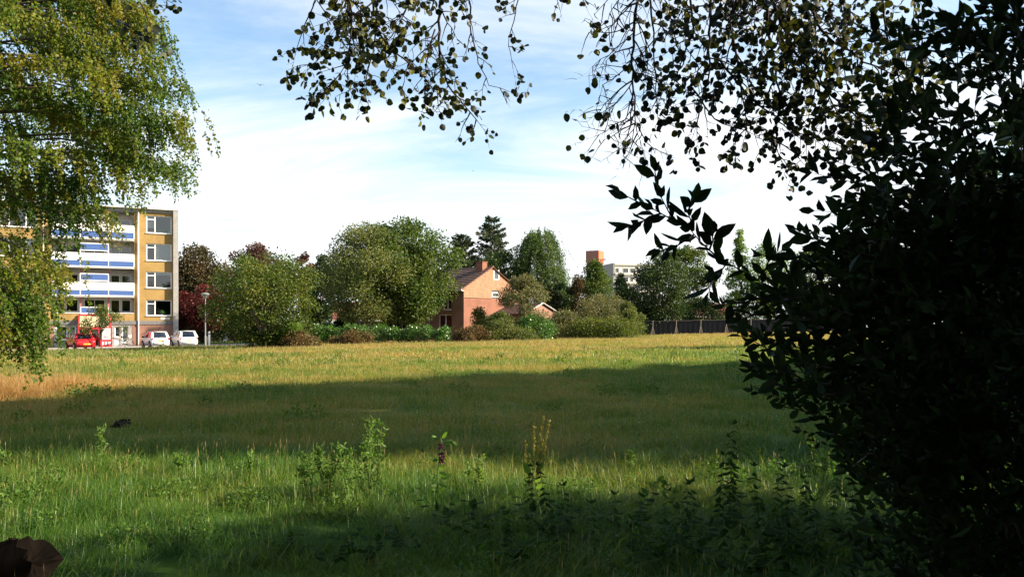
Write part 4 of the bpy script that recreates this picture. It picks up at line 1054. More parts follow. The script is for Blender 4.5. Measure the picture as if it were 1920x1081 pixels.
x, y, H, R = T(1060, 588, 83, 130); make_tree('grey_shrub', 'low grey green shrub right of the garage', 'shrub', x, y, H, R, M['lf_grey'], .01, 'dome', 7000, .13, 44, .05, stems=4)
x, y, H, R = T(1000, 592, 78, 100); make_tree('holly_shrub', 'glossy dark green shrub under the small brownish tree', 'shrub', x, y, H, R, M['lf_laurel'], .01, 'dome', 6500, .13, 40, .05, stems=4)
x, y, H, R = T(938, 588, 76, 90); make_tree('grey_shrub', 'grey green shrub in front of the lower gable brickwork', 'shrub', x, y, H, R, M['lf_olive'], .01, 'dome', 6000, .12, 40, .05, stems=4)
x, y, H, R = T(898, 576, 80, 52); make_tree('small_tree', 'slender bush standing against the corner of the house', 'shrub', x, y, H, R, M['lf_haw'], .05, 'egg', 3000, .13, 30, .05, stems=2, cr=.42)
x, y, H, R = T(885, 612, 74, 84); make_tree('rusty_shrub', 'low rust tinged shrub at the right end of the laurel hedge', 'shrub', x, y, H, R, M['lf_rust'], .01, 'dome', 4500, .11, 34, .04, stems=3)
x, y, H, R = T(1120, 602, 80, 190); make_tree('bramble', 'low green bramble bank along the field edge before the grey shrub', 'shrub', x, y, H, R, M['lf_haw'], .0, 'dome', 8000, .12, 60, .03, stems=3, ry=1.6)
x, y, H, R = T(960, 618, 75, 120); make_tree('bramble', 'low green bramble bank along the field edge below the garage', 'shrub', x, y, H, R, M['lf_olive'], .0, 'dome', 5000, .11, 44, .03, stems=3, ry=1.2)
# --- right of the far flats
x, y, H, R = T(1240, 472, 104, 122); make_tree('dark_tree', 'dark tree with pale multiple stems behind the left of the black fence', 'tree', x, y, H, R, M['lf_dark'], .10, 'round', 10000, .22, 60, .12, stems=5, cr=.30)
x, y, H, R = T(1288, 462, 112, 90); make_tree('ash_tree', 'light green topped tree behind the black fence', 'tree', x, y, H, R, M['lf_mid'], .2, 'round', 7000, .22, 40, .14, stems=3)
x, y, H, R = T(1387, 428, 108, 86); make_tree('larch_tree', 'airy light green tree with pointed top behind the black fence', 'tree', x, y, H, R, M['lf_lime'], .18, 'cone', 4200, .2, 60, .14, cr=.2)
x, y, H, R = T(1440, 456, 106, 90); make_tree('ash_tree', 'light green tree standing right of the airy pointed tree', 'tree', x, y, H, R, M['lf_lime'], .15, 'round', 4500, .2, 46, .14)
for i, (px, yt, D, wd, mk) in enumerate(((1520, 470, 108, 120, 'lf_mid'), (1620, 450, 112, 130, 'lf_dark'), (1730, 470, 106, 130, 'lf_mid'), (1850, 455, 110, 140, 'lf_olive'))):
    x, y, H, R = T(px, yt, D, wd)
    make_tree('background_tree', 'broad tree beyond the field seen through the dark bush', 'tree', x, y, H, R, M[mk], .1, 'round', 4500, .28, 34, group='trees beyond the field behind the bush')
# --- the low row along the field edge, left half
def hedge(name, label, px0, px1, ytop, D, depth, mat, n, leaf, group=None):
    x0, x1 = X(px0, D), X(px1, D); xm = (x0 + x1) / 2; zb = g(xm, D); R = empty(name, (xm, D, zb)); tag(R, label, 'hedge', group)
    H = Z(ytop, D) - zb; hx = (x1 - x0) / 2
    cn = int(60 * hx); cxs = rng.uniform(-hx, hx, cn); h = H * (.80 + .12 * np.sin(cxs * 1.9) + .1 * np.sin(cxs * 4.3 + 1)); C = np.stack([cxs, rng.uniform(-depth, depth, cn), rng.random(cn) ** .6 * h], 1)
    idx = rng.integers(0, cn, n); P = C[idx] + rng.normal(size=(n, 3)) * np.array([.16, .16, .13]); P[:, 2] = np.clip(P[:, 2], .03, None)
    A = rdir(n) + np.array([0, -.4, .25]); Ls = leaf * (.7 + .6 * rng.random(n))
    link('foliage', leaf_mesh('foliage', P, A, Ls, Ls * .45), mat, R, kind='stuff')
    st = MB()
    for k in range(int(hx * 4)):
        a = U(-hx, hx); st.tube(limb_path((a, U(-.3, .3), -.1), (a + U(-.3, .3), U(-.4, .4), H * .8), 4), [.04, .03, .02, .01], 5)
    st.build('stems', M['bark'], R)
hedge('laurel_hedge', 'bright green laurel hedge running below the big pale barked tree', 590, 706, 606, 74.5, .8, M['lf_laurel'], 7500, .17)
hedge('laurel_hedge', 'bright green laurel hedge in front of the brick house wall', 700, 842, 609, 73, .9, M['lf_laurel'], 9500, .17)
x, y, H, R = T(548, 600, 63.5, 60); make_tree('yellow_shrub', 'yellow green bush at the foot of the hawthorn', 'shrub', x, y, H, R, M['lf_lime'], .01, 'egg', 3200, .12, 26, .04, stems=3)
x, y, H, R = T(562, 622, 63, 84); make_tree('rusty_shrub', 'reddish brown shrub between the hawthorn and the laurel hedge', 'shrub', x, y, H, R, M['lf_rust'], .01, 'dome', 4500, .11, 34, .04, stems=3)
x, y, H, R = T(668, 622, 71, 92); make_tree('rusty_shrub', 'reddish brown shrub in front of the laurel hedge', 'shrub', x, y, H, R, M['lf_rust'], .01, 'dome', 4500, .11, 34, .04, stems=3)
x, y, H, R = T(500, 600, 65.5, 90); make_tree('dark_shrub', 'dark leafy shrub beneath the hawthorn', 'shrub', x, y, H, R, M['lf_dark'], .01, 'dome', 4500, .13, 34, .04, stems=3)
# sapling before the porch
x, y = X(190, 69.3), 69.3; make_tree('sapling', 'young thin tree standing in front of the red porch', 'tree', x, y, 3.75, 1.75, M['lf_olive'], .42, 'dome', 1500, .13, 24, .06, cr=.26, gap=.4)

# --- the big birch at the left, close to the camera
rz_ = np.array([.4, .6, 1.9, 3.1, 4.1, 5.15, 5.9, 7.2, 8.0, 8.8, 10.7, 13, 15, 16.2]); rr_ = np.array([5.6, 5.8, 6.3, 6.0, 6.9, 8.2, 9.2, 10.0, 9.3, 9.6, 8.7, 7.5, 4.5, .6])
BX, BY = -19.0, 22.0
def birch():
    zb = g(BX, BY); root = empty('birch_tree', (BX, BY, zb)); tag(root, 'big weeping birch with yellowing leaves overhanging the view of the flats', 'tree')
    H = 16.0; mb = MB(); pth = limb_path((0, 0, -.2), (.3, -.2, H * .92), 9, 0, .012); mb.tube(pth, [.34 * (1 - .1 * i) for i in range(9)], 9)
    rf = lambda z: float(np.interp(z, rz_, rr_)); sprays = []
    for k in range(250):
        z = 1.0 + 14.4 * random.random() ** .9
        a = U(-2.1, .95); R = rf(z); r1 = R * (1 - .55 * random.random() ** 1.7); r0 = max(.3, r1 - U(1.6, 3.4)); aj = a + U(-.12, .12)
        sprays.append((Vector((math.cos(aj) * r0, math.sin(aj) * r0, z + U(.5, 1.3))), Vector((math.cos(a) * r1, math.sin(a) * r1, z + .35))))
    for (px, py, D) in ((366, 232, 20.5), (350, 255, 21), (318, 120, 21), (305, 55, 21.5), (322, 180, 21), (292, 318, 20.5), (250, 345, 20), (210, 365, 20.5), (130, 420, 20), (100, 500, 19.5), (90, 590, 19), (75, 640, 19), (280, 210, 20), (270, 20, 21), (25, 540, 19.5), (45, 585, 19), (10, 590, 19.5), (10, 560, 19), (50, 612, 19), (20, 620, 18.5), (75, 575, 20), (35, 560, 20)):
        t_ = Vector((X(px, D) - BX, D - BY, Z(py, D) - zb)); i = t_ * .72; sprays.append((Vector((i.x, i.y, t_.z + .9)), t_))
    Ps = []; As = []; Rn = []; tw = MB()
    for (a, b) in sprays:
        ln = (b - a).length; hue = U(.12, .8)
        q = limb_path(a, b, 6, .05, .025)
        mb.tube([pth[min(8, max(1, int((a.z - .25 * math.hypot(a.x, a.y)) / (H * .92) * 8)))], (a * .55 + Vector((0, 0, .4 * a.z + .2))), a], [.05, .04, .028], 5, False); mb.tube(q, [.028, .024, .02, .015, .01, .005], 5, False)
        ns = int(17 * ln) + 8
        for j in range(ns):
            t = random.random() ** .75; k = min(4, int(t * 5)); o = q[k].lerp(q[k + 1], t * 5 - k) + Vector((random.gauss(0, .27), random.gauss(0, .27), random.gauss(0, .08)))
            hl = U(.25, .85) * (.7 + .5 * t); d = (b - a).normalized() * .35 + Vector((random.gauss(0, .12), random.gauss(0, .12), 0)); m = int(hl * 46) + 5
            tt = rng.random(m) ** .9; dn = np.array(d) * hl; pp_ = np.array(o) + dn * tt[:, None] + np.array([0, 0, -1.0]) * (hl * tt ** 1.5)[:, None] + rng.normal(size=(m, 3)) * .035
            Ps.append(pp_); As.append(rng.normal(size=(m, 3)) * .8 + np.array([0, 0, -.8])); Rn.append(np.clip(hue + .16 * rng.normal(size=m), 0, 1))
            if j % 2 == 0: tw.tube([o, o + d * hl * .5 + Vector((0, 0, -.35 * hl)), o + d * hl + Vector((0, 0, -hl))], [.006, .004, .002], 3, False)
    P = np.concatenate(Ps); P[:, 2] = np.maximum(P[:, 2], .05); m = len(P); Ls = .078 * (.65 + .7 * rng.random(m)); print('birch leaves', m)
    link('crown', leaf_mesh('crown', P, np.concatenate(As), Ls, Ls * .78, rnd=np.concatenate(Rn)), M['lf_birch'], root, kind='stuff')
    tw.build('twigs', M['twig'], root, kind='stuff'); mb.build('trunk', M['bark'], root, smooth=True)
birch()

# --- trees along the right edge of the field, outside the picture, whose shadows fall across it
shade = [(15.5, 13.4, 17.0, 4.6, 'tall dense tree right of the bush at the near end of the row'), (16.5, 19.5, 13.5, 4.2, 'second tree of the row at the right edge of the field'),
         (18.5, 25.0, 10.2, 3.8, 'third tree of the row at the right edge of the field'), (20.5, 29.8, 7.4, 3.3, 'fourth and smaller tree of the row at the right edge of the field'),
         (23.0, 33.5, 5.2, 2.8, 'last low tree of the row at the right edge of the field'),
         (14.5, 12.0, 14.0, 3.2, 'leaning dense tree just behind the first of the row at the field edge'), (17.5, 16.4, 15.5, 4.2, 'tree between the first and second of the row at the field edge'), (19.0, 22.4, 11.8, 4.0, 'tree between the second and third of the row at the field edge'), (20.0, 27.6, 8.6, 3.6, 'tree between the third and fourth of the row at the field edge'), (22.0, 31.7, 6.4, 3.0, 'tree between the fourth and last of the row at the field edge')]
for (x, y, H, R, lb) in shade:
    make_tree('field_edge_tree', lb, 'tree', x, y, H, R, M['lf_dark'],   .04, 'dome', 7000, .34, 60, .25, cr=.30, gap=.3, group='trees along the right edge of the field')
make_tree('slim_tree', 'slim tree standing alone at the far right edge of the field', 'tree', 28.0, 47.5, 11.5, 1.5, M['lf_dark'], .05, 'column', 4000, .3, 40, .15, cr=.5)
make_tree('unseen_tree', 'unseen leafy tree put right behind the dark bush to shade it', 'tree', 10.0, 1.42, 10.5, 3.2, M['lf_dark'], .2, 'round', 9000, .3, 60, .2, cr=.32, gap=.3)  # out of view, put in so that its shade darkens the bush
make_tree('unseen_tree', 'low leafy tree right of the dark bush', 'tree', 10.2, 4.6, 5.9, 3.0, M['lf_dark'], .15, 'round', 7500, .26, 50, .14, cr=.34, gap=.25)

for i, (x, y, H, R, lb) in enumerate(((-4.5, -5.5, 10.5, 3.6, 'unseen leafy tree added for shade behind the viewer on the left'), (1.0, -7.0, 12.0, 4.2, 'unseen tall leafy tree added for shade directly behind the viewer'), (6.0, -4.0, 9.0, 3.4, 'unseen leafy tree added for shade behind the dark bush'))):  # out of view, added to keep skylight off the bush and foreground
    make_tree('unseen_tree', lb, 'tree', x, y, H, R, M['lf_dark'], .08, 'round', 4500, .34, 60, .2, cr=.34, gap=.3)
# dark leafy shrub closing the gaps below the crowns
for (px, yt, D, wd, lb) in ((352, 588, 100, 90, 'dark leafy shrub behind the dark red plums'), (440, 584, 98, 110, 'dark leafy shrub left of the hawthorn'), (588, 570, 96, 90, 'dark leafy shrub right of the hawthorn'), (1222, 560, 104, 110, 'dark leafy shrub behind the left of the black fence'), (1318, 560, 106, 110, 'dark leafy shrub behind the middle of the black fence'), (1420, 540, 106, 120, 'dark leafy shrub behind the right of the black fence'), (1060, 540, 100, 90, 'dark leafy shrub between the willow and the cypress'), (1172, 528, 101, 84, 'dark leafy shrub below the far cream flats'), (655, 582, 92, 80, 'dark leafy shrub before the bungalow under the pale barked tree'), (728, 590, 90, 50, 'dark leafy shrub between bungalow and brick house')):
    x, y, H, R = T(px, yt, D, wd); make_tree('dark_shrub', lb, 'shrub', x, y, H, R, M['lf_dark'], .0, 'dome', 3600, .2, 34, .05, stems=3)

# ------------------------------------------------------------------ overhanging branches close to the camera
def leaf_proto(name, L_, W_, mat, fold=.25, heart=False):
    """one real leaf, base at the origin, along +x, eight faces"""
    me_v = []
    prof = [(0, 0), (.12, .30), (.30, .48), (.52, .44), (.76, .26), (1, 0)] if heart else [(0, 0), (.14, .22), (.34, .44), (.56, .46), (.80, .26), (1, 0)]
    for t, w_ in prof: me_v.append((t * L_, 0, -.05 * L_ * math.sin(t * 3.1) - .06 * L_ * t * t))
    n = len(prof)
    for s_ in (1, -1):
        for t, w_ in prof[1:-1]: me_v.append((t * L_, s_ * w_ * W_, abs(w_) * W_ * fold - .06 * L_ * t * t))
    fs = []
    for k, s_ in enumerate((1, -1)):
        o = n + k * (n - 2); q = [(0, 1, o)] + [(i, i + 1, o + i, o + i - 1) for i in range(1, n - 2)] + [(n - 2, n - 1, o + n - 3)]
        fs += q if s_ > 0 else [tuple(reversed(f)) for f in q]
    me = bpy.data.meshes.new(name); me.from_pydata(me_v, [], fs); me.update()
    at = me.attributes.new('rnd', 'FLOAT', 'POINT'); at.data.foreach_set('value', np.full(len(me_v), .5 + random.uniform(-.5, .5), np.float32))
    me.materials.append(mat)
    return me
def frame_matrix(p, ax, sd, s=1.0):
    a = Vector(ax).normalized(); b = a.cross(Vector(sd))
    if b.length < 1e-3: b = a.cross(Vector((.3, .5, .8)))
    b.normalize(); c = a.cross(b)
    return Matrix(((a.x * s, b.x * s, c.x * s, p[0]), (a.y * s, b.y * s, c.y * s, p[1]), (a.z * s, b.z * s, c.z * s, p[2]), (0, 0, 0, 1)))
def place_leaves(root, protos, leaves, mat, keep, L_, W_, jit=.35, fine=True, org=Vector((0, 0, 0))):
    """leaves: (point, axis, side, scale). The ones that show largest become objects, the rest one part."""
    def size(l):
        p = l[0]; d = max(.5, p.y); return l[3] / d
    inview = [l for l in leaves if l[0].y > .5 and -.1 < (960 + FPX * l[0].x / l[0].y) / 1920 < 1.1 and -.1 < (HOR - FPX * (l[0].z - CAMZ) / l[0].y) / 1081 < 1.1]
    inview.sort(key=size, reverse=True)
    big = inview[:keep] if len(inview) <= keep * 1.2 else sorted(inview[:keep * 4], key=lambda l: l[4] if len(l) > 4 else random.random())[:keep]
    ids = set(id(l) for l in big)
    for k, l in enumerate(big):
        o = bpy.data.objects.new('leaf', protos[k % len(protos)]); COL.objects.link(o)
        o.parent = root; o.matrix_basis = frame_matrix(l[0] - org, l[1], l[2], l[3])
    rest = [l for l in leaves if id(l) not in ids]
    if rest:
        P = np.array([tuple(l[0] - org) for l in rest]); A = np.array([tuple(l[1]) for l in rest]); Sd = np.array([tuple(l[2]) for l in rest]); sc = np.array([l[3] for l in rest])
        link('leaves', leaf_mesh('leaves', P, A, L_ * sc, W_ * sc, fine, Sd, fold=.12 if fine == 'round' else .25), mat, root, kind='stuff')

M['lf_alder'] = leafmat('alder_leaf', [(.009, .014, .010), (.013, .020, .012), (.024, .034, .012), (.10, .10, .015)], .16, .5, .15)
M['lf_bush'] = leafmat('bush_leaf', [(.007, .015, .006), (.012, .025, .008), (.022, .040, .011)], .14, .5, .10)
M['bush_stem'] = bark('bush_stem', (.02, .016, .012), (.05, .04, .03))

def pp(px, py, D): return Vector((X(px, D), D, Z(py, D)))
def alder():
    org = Vector((2.4, -1.4, 0.0))
    root = empty('alder_tree', org); tag(root, 'alder whose dark twigs and round leaves hang down against the sky', 'tree')
    leaves = []; tw = MB(); br = MB()
    def rv(s): return Vector((U(-s, s), U(-s, s), U(-s, s)))
    def add_leaf(p, d):
        ax = (Vector((U(-1, 1), U(-1, 1), U(-1.5, .3))) + d * .5); leaves.append((p, ax.normalized(), rv(1), U(.6, 1.2)))
    def twig(p, d, ln, lv, r, dens):
        n = max(3, int(ln / .05)); pts = [p.copy()]; d = d.normalized()
        for i in range(n):
            d = (d + rv(.26) + Vector((0, 0, -.05))).normalized(); pts.append(pts[-1] + d * ln / n)
        tw.tube([q - org for q in pts], [r * (1 - .75 * i / n) for i in range(n + 1)], 4, False)
        for i in range(1, n + 1):
            if lv > 0 and random.random() < .8:
                sd = d.cross(rv(1)).normalized(); twig(pts[i], d * .75 + sd, ln * U(.35, .65), lv - 1, max(r * .6, .0019), dens)
            elif random.random() < dens * (.55 if lv else 1.0): add_leaf(pts[i] + rv(.012), d)
        if random.random() < dens + .2: add_leaf(pts[-1], d)
    def spray(path, D, r, dens, tl=.34, step=.10, lv=1, dD=0.0):
        P = [pp(a, b, D + dD * i / max(1, len(path) - 1)) for i, (a, b) in enumerate(path)]
        # smooth path
        Q = []
        for i in range(len(P) - 1):
            a, b = P[i], P[i + 1]; k = max(2, int((b - a).length / .06))
            for j in range(k): Q.append(a.lerp(b, j / k) + rv(.008))
        Q.append(P[-1]); m = len(Q)
        br.tube([q - org for q in Q], [r * (1 - .8 * i / m) for i in range(m)], 6)
        acc = 0
        for i in range(1, m):
            acc += (Q[i] - Q[i - 1]).length
            if acc > step:
                acc = 0; t = i / m; d = (Q[i] - Q[i - 1]).normalized(); sd = d.cross(rv(1)).normalized()
                twig(Q[i], d * .55 + sd * U(.6, 1.1), tl * U(.5, 1.15) * (1 - .35 * t), lv, r * .42 * (1 - .5 * t) + .0024, dens)
        twig(Q[-1], (Q[-1] - Q[-2]), tl * .6, lv, r * .2, dens)
        return Q[0]
    tops = []
    # left group
    for path, D, r, dn, tl, st in (
        ([(655, -60), (652, 20), (628, 75), (590, 120)], 6.2, .010, .75, .42, .06),
        ([(650, -60), (660, 40), (655, 110), (620, 160)], 6.0, .009, .75, .40, .055),
        ([(695, -60), (705, 50), (700, 100), (680, 165)], 6.1, .012, .62, .42, .05),
        ([(707, 60), (745, 100), (790, 140), (820, 175)], 6.1, .008, .62, .36, .05),
        ([(838, -80), (822, 40), (826, 110), (842, 160), (868, 195), (893, 224)], 6.3, .017, .42, .34, .06),
        ([(815, 55), (800, 120), (795, 175)], 6.3, .007, .55, .30, .055),
        ([(876, -60), (884, 60), (898, 120), (918, 160), (955, 172)], 6.5, .009, .45, .26, .12),
        ([(985, -60), (962, 40), (952, 85), (962, 130)], 6.6, .007, .50, .26, .10),
        ([(770, -60), (765, 10), (740, 60)], 6.0, .009, .7, .36, .055),
        ([(600, -40), (580, 30), (560, 75), (553, 105)], 6.2, .007, .7, .3, .09)):
        tops.append(spray(path, D, r, dn, tl, st, 1, U(-.3, .3)))
    # bits between and far left
    for pth_ in ([(1188, 60), (1155, 92), (1112, 124)], [(1188, 110), (1160, 140), (1130, 160), (1118, 205)], [(1189, 150), (1160, 190), (1130, 212), (1105, 210)], [(1190, 190), (1170, 225), (1135, 245), (1115, 256)], [(1193, 225), (1185, 262), (1168, 292)], [(1196, 235), (1210, 268), (1240, 285)], [(1192, 80), (1215, 130), (1218, 180)]):
        spray(pth_, 5.6, .0045, .03, .26, .05, 1)
    tops.append(spray([(1060, -70), (1080, -20), (1100, 15)], 5.8, .007, .8, .22, .08))
    tops.append(spray([(1020, -60), (1040, -10), (1050, 20)], 6.4, .006, .35, .2, .1))
    tops.append(spray([(250, -70), (225, -10), (235, 30)], 5.6, .007, .7, .25, .09)); tops.append(spray([(262, 5), (280, 40), (300, 72)], 5.6, .005, .7, .18, .08)); tops.append(spray([(300, -60), (290, -25), (305, -3)], 5.6, .005, .5, .16, .09))
    # right group: bare on its left side, dense further right
    for path, D, r, dn, tl, st in (
        ([(1210, -80), (1190, 40), (1186, 120), (1190, 200), (1195, 250)], 5.6, .014, .10, .46, .05),
        ([(1215, -60), (1225, 60), (1230, 150), (1235, 240)], 5.7, .010, .45, .36, .085),
        ([(1290, -60), (1300, 60), (1265, 150), (1240, 215)], 5.7, .010, .6, .36, .055),
        ([(1335, -80), (1330, 60), (1330, 140), (1310, 220)], 5.5, .013, .7, .40, .07),
        ([(1400, -80), (1370, 50), (1390, 150), (1400, 240)], 5.5, .014, .8, .42, .054),
        ([(1435, -80), (1440, 60), (1460, 170), (1455, 265), (1460, 290)], 5.6, .014, .85, .42, .054),
        ([(1420, -60), (1490, 100), (1560, 180), (1640, 245)], 5.8, .016, .8, .42, .054),
        ([(1475, -80), (1540, 60), (1620, 115), (1700, 150)], 5.3, .013, .85, .42, .054),
        ([(1340, 100), (1400, 180), (1500, 250), (1560, 265)], 5.5, .009, .85, .38, .06),
        ([(1560, -80), (1590, 30), (1650, 90)], 5.6, .012, .9, .42, .06),
        ([(1500, 40), (1540, 150), (1580, 230), (1600, 260)], 5.7, .010, .8, .38, .06),
        ([(1270, -80), (1280, 0), (1320, 40)], 6.0, .010, .8, .42, .07),
        ([(1360, -60), (1420, 10), (1480, 40)], 5.9, .010, .85, .42, .054),
        ([(1650, -60), (1660, 60), (1690, 160), (1650, 220)], 5.7, .010, .85, .42, .065),
        ([(1300, 170), (1340, 225), (1420, 255)], 5.6, .007, .75, .3, .06),
        ([(1700, -60), (1720, 40), (1740, 120)], 5.9, .010, .7, .4, .07)):
        tops.append(spray(path, D, r, dn, tl, st, 1, U(-.3, .3)))
    tw.build('twigs', M['twig'], root, smooth=True, kind='stuff')
    # limbs arching overhead from the trunk beside the camera
    tr = MB(); tp = [Vector(v) for v in ((0, 0, -.2), (.05, .05, 2), (.0, .2, 4), (-.1, .4, 6), (0, .6, 9.5))]
    tr.tube(tp, [.24, .19, .16, .13, .05], 10); tr.build('trunk', M['bark'], root, smooth=True)
    hubs = [Vector((-1.0, 4.6, 5.6)), Vector((-.2, 5.0, 5.7)), Vector((1.2, 4.6, 5.7)), Vector((2.2, 4.4, 5.6)), Vector((3.0, 4.4, 5.5)), Vector((-2.8, 4.2, 5.4))]
    for h in hubs: br.tube(limb_path(tp[2] + Vector((0, 0, .6)), h - org, 6, .06, .02), [.09, .075, .06, .045, .035, .026], 7)
    for t_ in tops:
        if t_.z < 4.15: continue
        h = min(hubs, key=lambda q: (q - t_).length)
        br.tube([h - org, (h * .45 + t_ * .55) + Vector((0, .12, .28)) - org, t_ - org], [.026, .018, .012], 6)
    br.build('branches', M['twig'], root, smooth=True)
    n = 9000; C = np.stack([rng.uniform(-4.2, 3.2, 90), rng.uniform(-3.0, 4.6, 90), rng.uniform(6.2, 10.0, 90)], 1)
    P = C[rng.integers(0, 90, n)] + rng.normal(size=(n, 3)) * .5
    link('crown', leaf_mesh('crown', P, rdir(n) + np.array([0, 0, -.5]), .2, .15), M['lf_alder'], root, kind='stuff')  # upper crown above the view, added to darken the bush and foreground
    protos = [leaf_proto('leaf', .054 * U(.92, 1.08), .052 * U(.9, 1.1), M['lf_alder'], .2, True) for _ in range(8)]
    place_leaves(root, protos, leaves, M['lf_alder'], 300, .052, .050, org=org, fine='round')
    print('alder leaves', len(leaves))
alder()

# ------------------------------------------------------------------ the dark bush at the right
BUSH_Z = np.array([0.0, .5, .95, 1.2, 1.35, 1.5, 1.65, 1.75, 1.9, 2.05, 2.2, 2.35, 2.5, 2.7, 2.9, 3.2, 3.5])
BUSH_X = np.array([1.75, 1.55, 1.40, 1.32, 1.18, 1.02, .92, .86, .92, 1.06, 1.24, 1.30, 1.36, 1.38, 1.42, 1.55, 1.9])
def bush():
    cx_, cy_ = 3.0, 3.9
    org = Vector((cx_, cy_, 0)); root = empty('bush', org); tag(root, 'tall dark leafy bush filling the right side close by', 'bush')
    leaves = []; st = MB()
    def rv(s): return Vector((U(-s, s), U(-s, s), U(-s, s)))
    def shoot(p0, p1, ls=1.0, step=.030, r=.0035, pri=1.0, bow=.03):
        p0, p1 = Vector(p0), Vector(p1); ln = (p1 - p0).length; n = max(4, int(ln / step)); d = (p1 - p0).normalized()
        sd0 = d.cross(Vector((0, 0, 1)));
        if sd0.length < .1: sd0 = d.cross(Vector((0, 1, 0)))
        sd0.normalize(); ph = U(0, 6); pts = []
        bo = rv(bow)
        for i in range(n + 1):
            t = i / n; pts.append(p0.lerp(p1, t) + bo * math.sin(math.pi * t))
        st.tube([q - org for q in pts[::2] + [pts[-1]]], [r * (1 - .7 * i / (len(pts[::2]))) for i in range(len(pts[::2]) + 1)], 4, False)
        for i in range(1, n + 1):
            a = ph + i * 2.4; sd = (sd0 * math.cos(a) + d.cross(sd0) * math.sin(a))
            ax = (d * U(.5, .9) + sd * U(.6, 1.0) + Vector((0, 0, U(-.1, .35)))).normalized()
            leaves.append((pts[i], ax, (sd.cross(ax) + rv(.3)).normalized() if random.random() < .8 else rv(1), ls * U(.65, 1.12) * (1 - .35 * (i == n)), pri * random.random()))
        leaves.append((pts[-1], d, rv(1), ls * .75, pri * random.random()))
    # stems from the ground
    hubs = []
    for k in range(26):
        a = U(0, 2 * math.pi); b = Vector((cx_ + math.cos(a) * U(.1, .45), cy_ + math.sin(a) * U(.1, .4), -.1))
        top = Vector((cx_ + math.cos(a) * U(.2, 1.0), cy_ + math.sin(a) * U(.2, 1.1), U(1.2, 3.3)))
        lp = limb_path(b, top, 7, .0, .03); st.tube([q - org for q in lp], [.022, .019, .016, .013, .010, .007, .004], 6); hubs += lp[2:]
    for k in range(4300):
        z_ = min(3.45, max(.12, random.random() ** .8 * 3.45)); a = U(0, 2 * math.pi)
        rl = cx_ - float(np.interp(z_, BUSH_Z, BUSH_X)); ca, sa = math.cos(a), math.sin(a)
        rx = rl if ca < 0 else rl * .95; ry = (1.15 + .25 * math.sin(z_ * 2)) * (1 if z_ < 2.9 else .7)
        q = math.sqrt(U(.25, 1.0)) * (.94 + .10 * math.sin(a * 5 + z_ * 4))
        tip = Vector((cx_ + ca * rx * q, cy_ + sa * ry * q, z_))
        zp = CAMZ + (z_ - CAMZ) * 3.0 / max(1.0, tip.y)
        if tip.x / tip.y < float(np.interp(zp, BUSH_Z, BUSH_X)) / 3.0 * U(.80, 1.12): continue
        if z_ > 2.3 and random.random() < (.55 if z_ < 2.55 else .82): continue
        if tip.y < 1.9 or (tip.y < 2.4 and tip.x < 1.25): continue
        inn = Vector((cx_ + ca * rx * q * .6, cy_ + sa * ry * q * .6, z_ - U(.02, .28)))
        b = tip.lerp(inn, min(1.0, U(.25, .5) / max(.05, (tip - inn).length)))
        shoot(b, tip, U(.7, 1.3), .034, .003, 1.0)
    # loose shoots above the top
    for (px, py, D, l) in ((1730, 40, 3.3, .35), (1800, 30, 3.2, .45), (1860, 60, 3.0, .45), (1905, 40, 3.3, .5), (1690, 60, 3.1, .4), (1770, 150, 3.2, .4), (1840, 130, 3.1, .4), (1895, 130, 3.0, .4), (1700, 180, 3.0, .4), (1650, 240, 2.9, .35)):
        t_ = pp(px, py, D); shoot(t_ + Vector((U(.05, .2), U(0, .2), -l)), t_, 1.0, .034, .003, .6)
    # the sprig that reaches out to the left, and smaller ones below
    D = 2.75
    def path_shoot(pts, ls=1.0, step=.024, r=.004):
        for a, b in zip(pts, pts[1:]): shoot(pp(*a), pp(*b), ls, step, r, .0, .01)
    path_shoot([(1600, 590, 3.0), (1500, 560, 2.9), (1420, 525, 2.85), (1350, 485, 2.8), (1290, 425, 2.75), (1225, 392, 2.7), (1165, 362, 2.68)], .95, .024)
    for pts in ([(1262, 412, 2.74), (1240, 370, 2.7), (1228, 322, 2.66)], [(1300, 432, 2.75), (1290, 400, 2.7), (1300, 372, 2.66)], [(1240, 400, 2.7), (1205, 415, 2.68), (1178, 425, 2.66)], [(1330, 468, 2.77), (1335, 440, 2.72)], [(1365, 490, 2.8), (1340, 510, 2.76), (1330, 545, 2.74)],
                [(1300, 440, 2.75), (1270, 460, 2.7), (1240, 470, 2.68)], [(1420, 525, 2.85), (1440, 490, 2.8), (1465, 470, 2.75)], [(1500, 550, 2.9), (1470, 500, 2.85), (1430, 478, 2.8)],
                [(1640, 480, 3.0), (1560, 460, 2.9), (1500, 436, 2.85)], [(1600, 470, 2.95), (1560, 440, 2.88), (1590, 425, 2.85)], [(1680, 450, 3.0), (1600, 440, 2.9), (1570, 430, 2.85)],
                [(1500, 560, 2.9), (1420, 560, 2.85), (1360, 570, 2.8)], [(1520, 600, 2.9), (1440, 590, 2.8), (1390, 600, 2.78)],
                [(1560, 690, 2.95), (1480, 665, 2.85), (1415, 640, 2.8)], [(1560, 720, 2.9), (1480, 700, 2.8), (1425, 672, 2.78)], [(1560, 740, 2.9), (1490, 730, 2.8), (1435, 712, 2.78)],
                [(1620, 800, 2.95), (1540, 785, 2.85), (1470, 762, 2.8)], [(1640, 850, 2.95), (1580, 840, 2.9), (1560, 800, 2.85)], [(1680, 900, 3.0), (1620, 890, 2.9), (1590, 860, 2.88)],
                [(1700, 290, 3.0), (1650, 290, 2.9), (1615, 300, 2.85)], [(1700, 250, 3.0), (1640, 262, 2.9), (1605, 250, 2.85)], [(1690, 360, 3.0), (1640, 370, 2.9), (1610, 372, 2.86)], [(1660, 420, 3.0), (1630, 400, 2.9), (1615, 390, 2.88)]):
        path_shoot(pts, 1.0, .025)
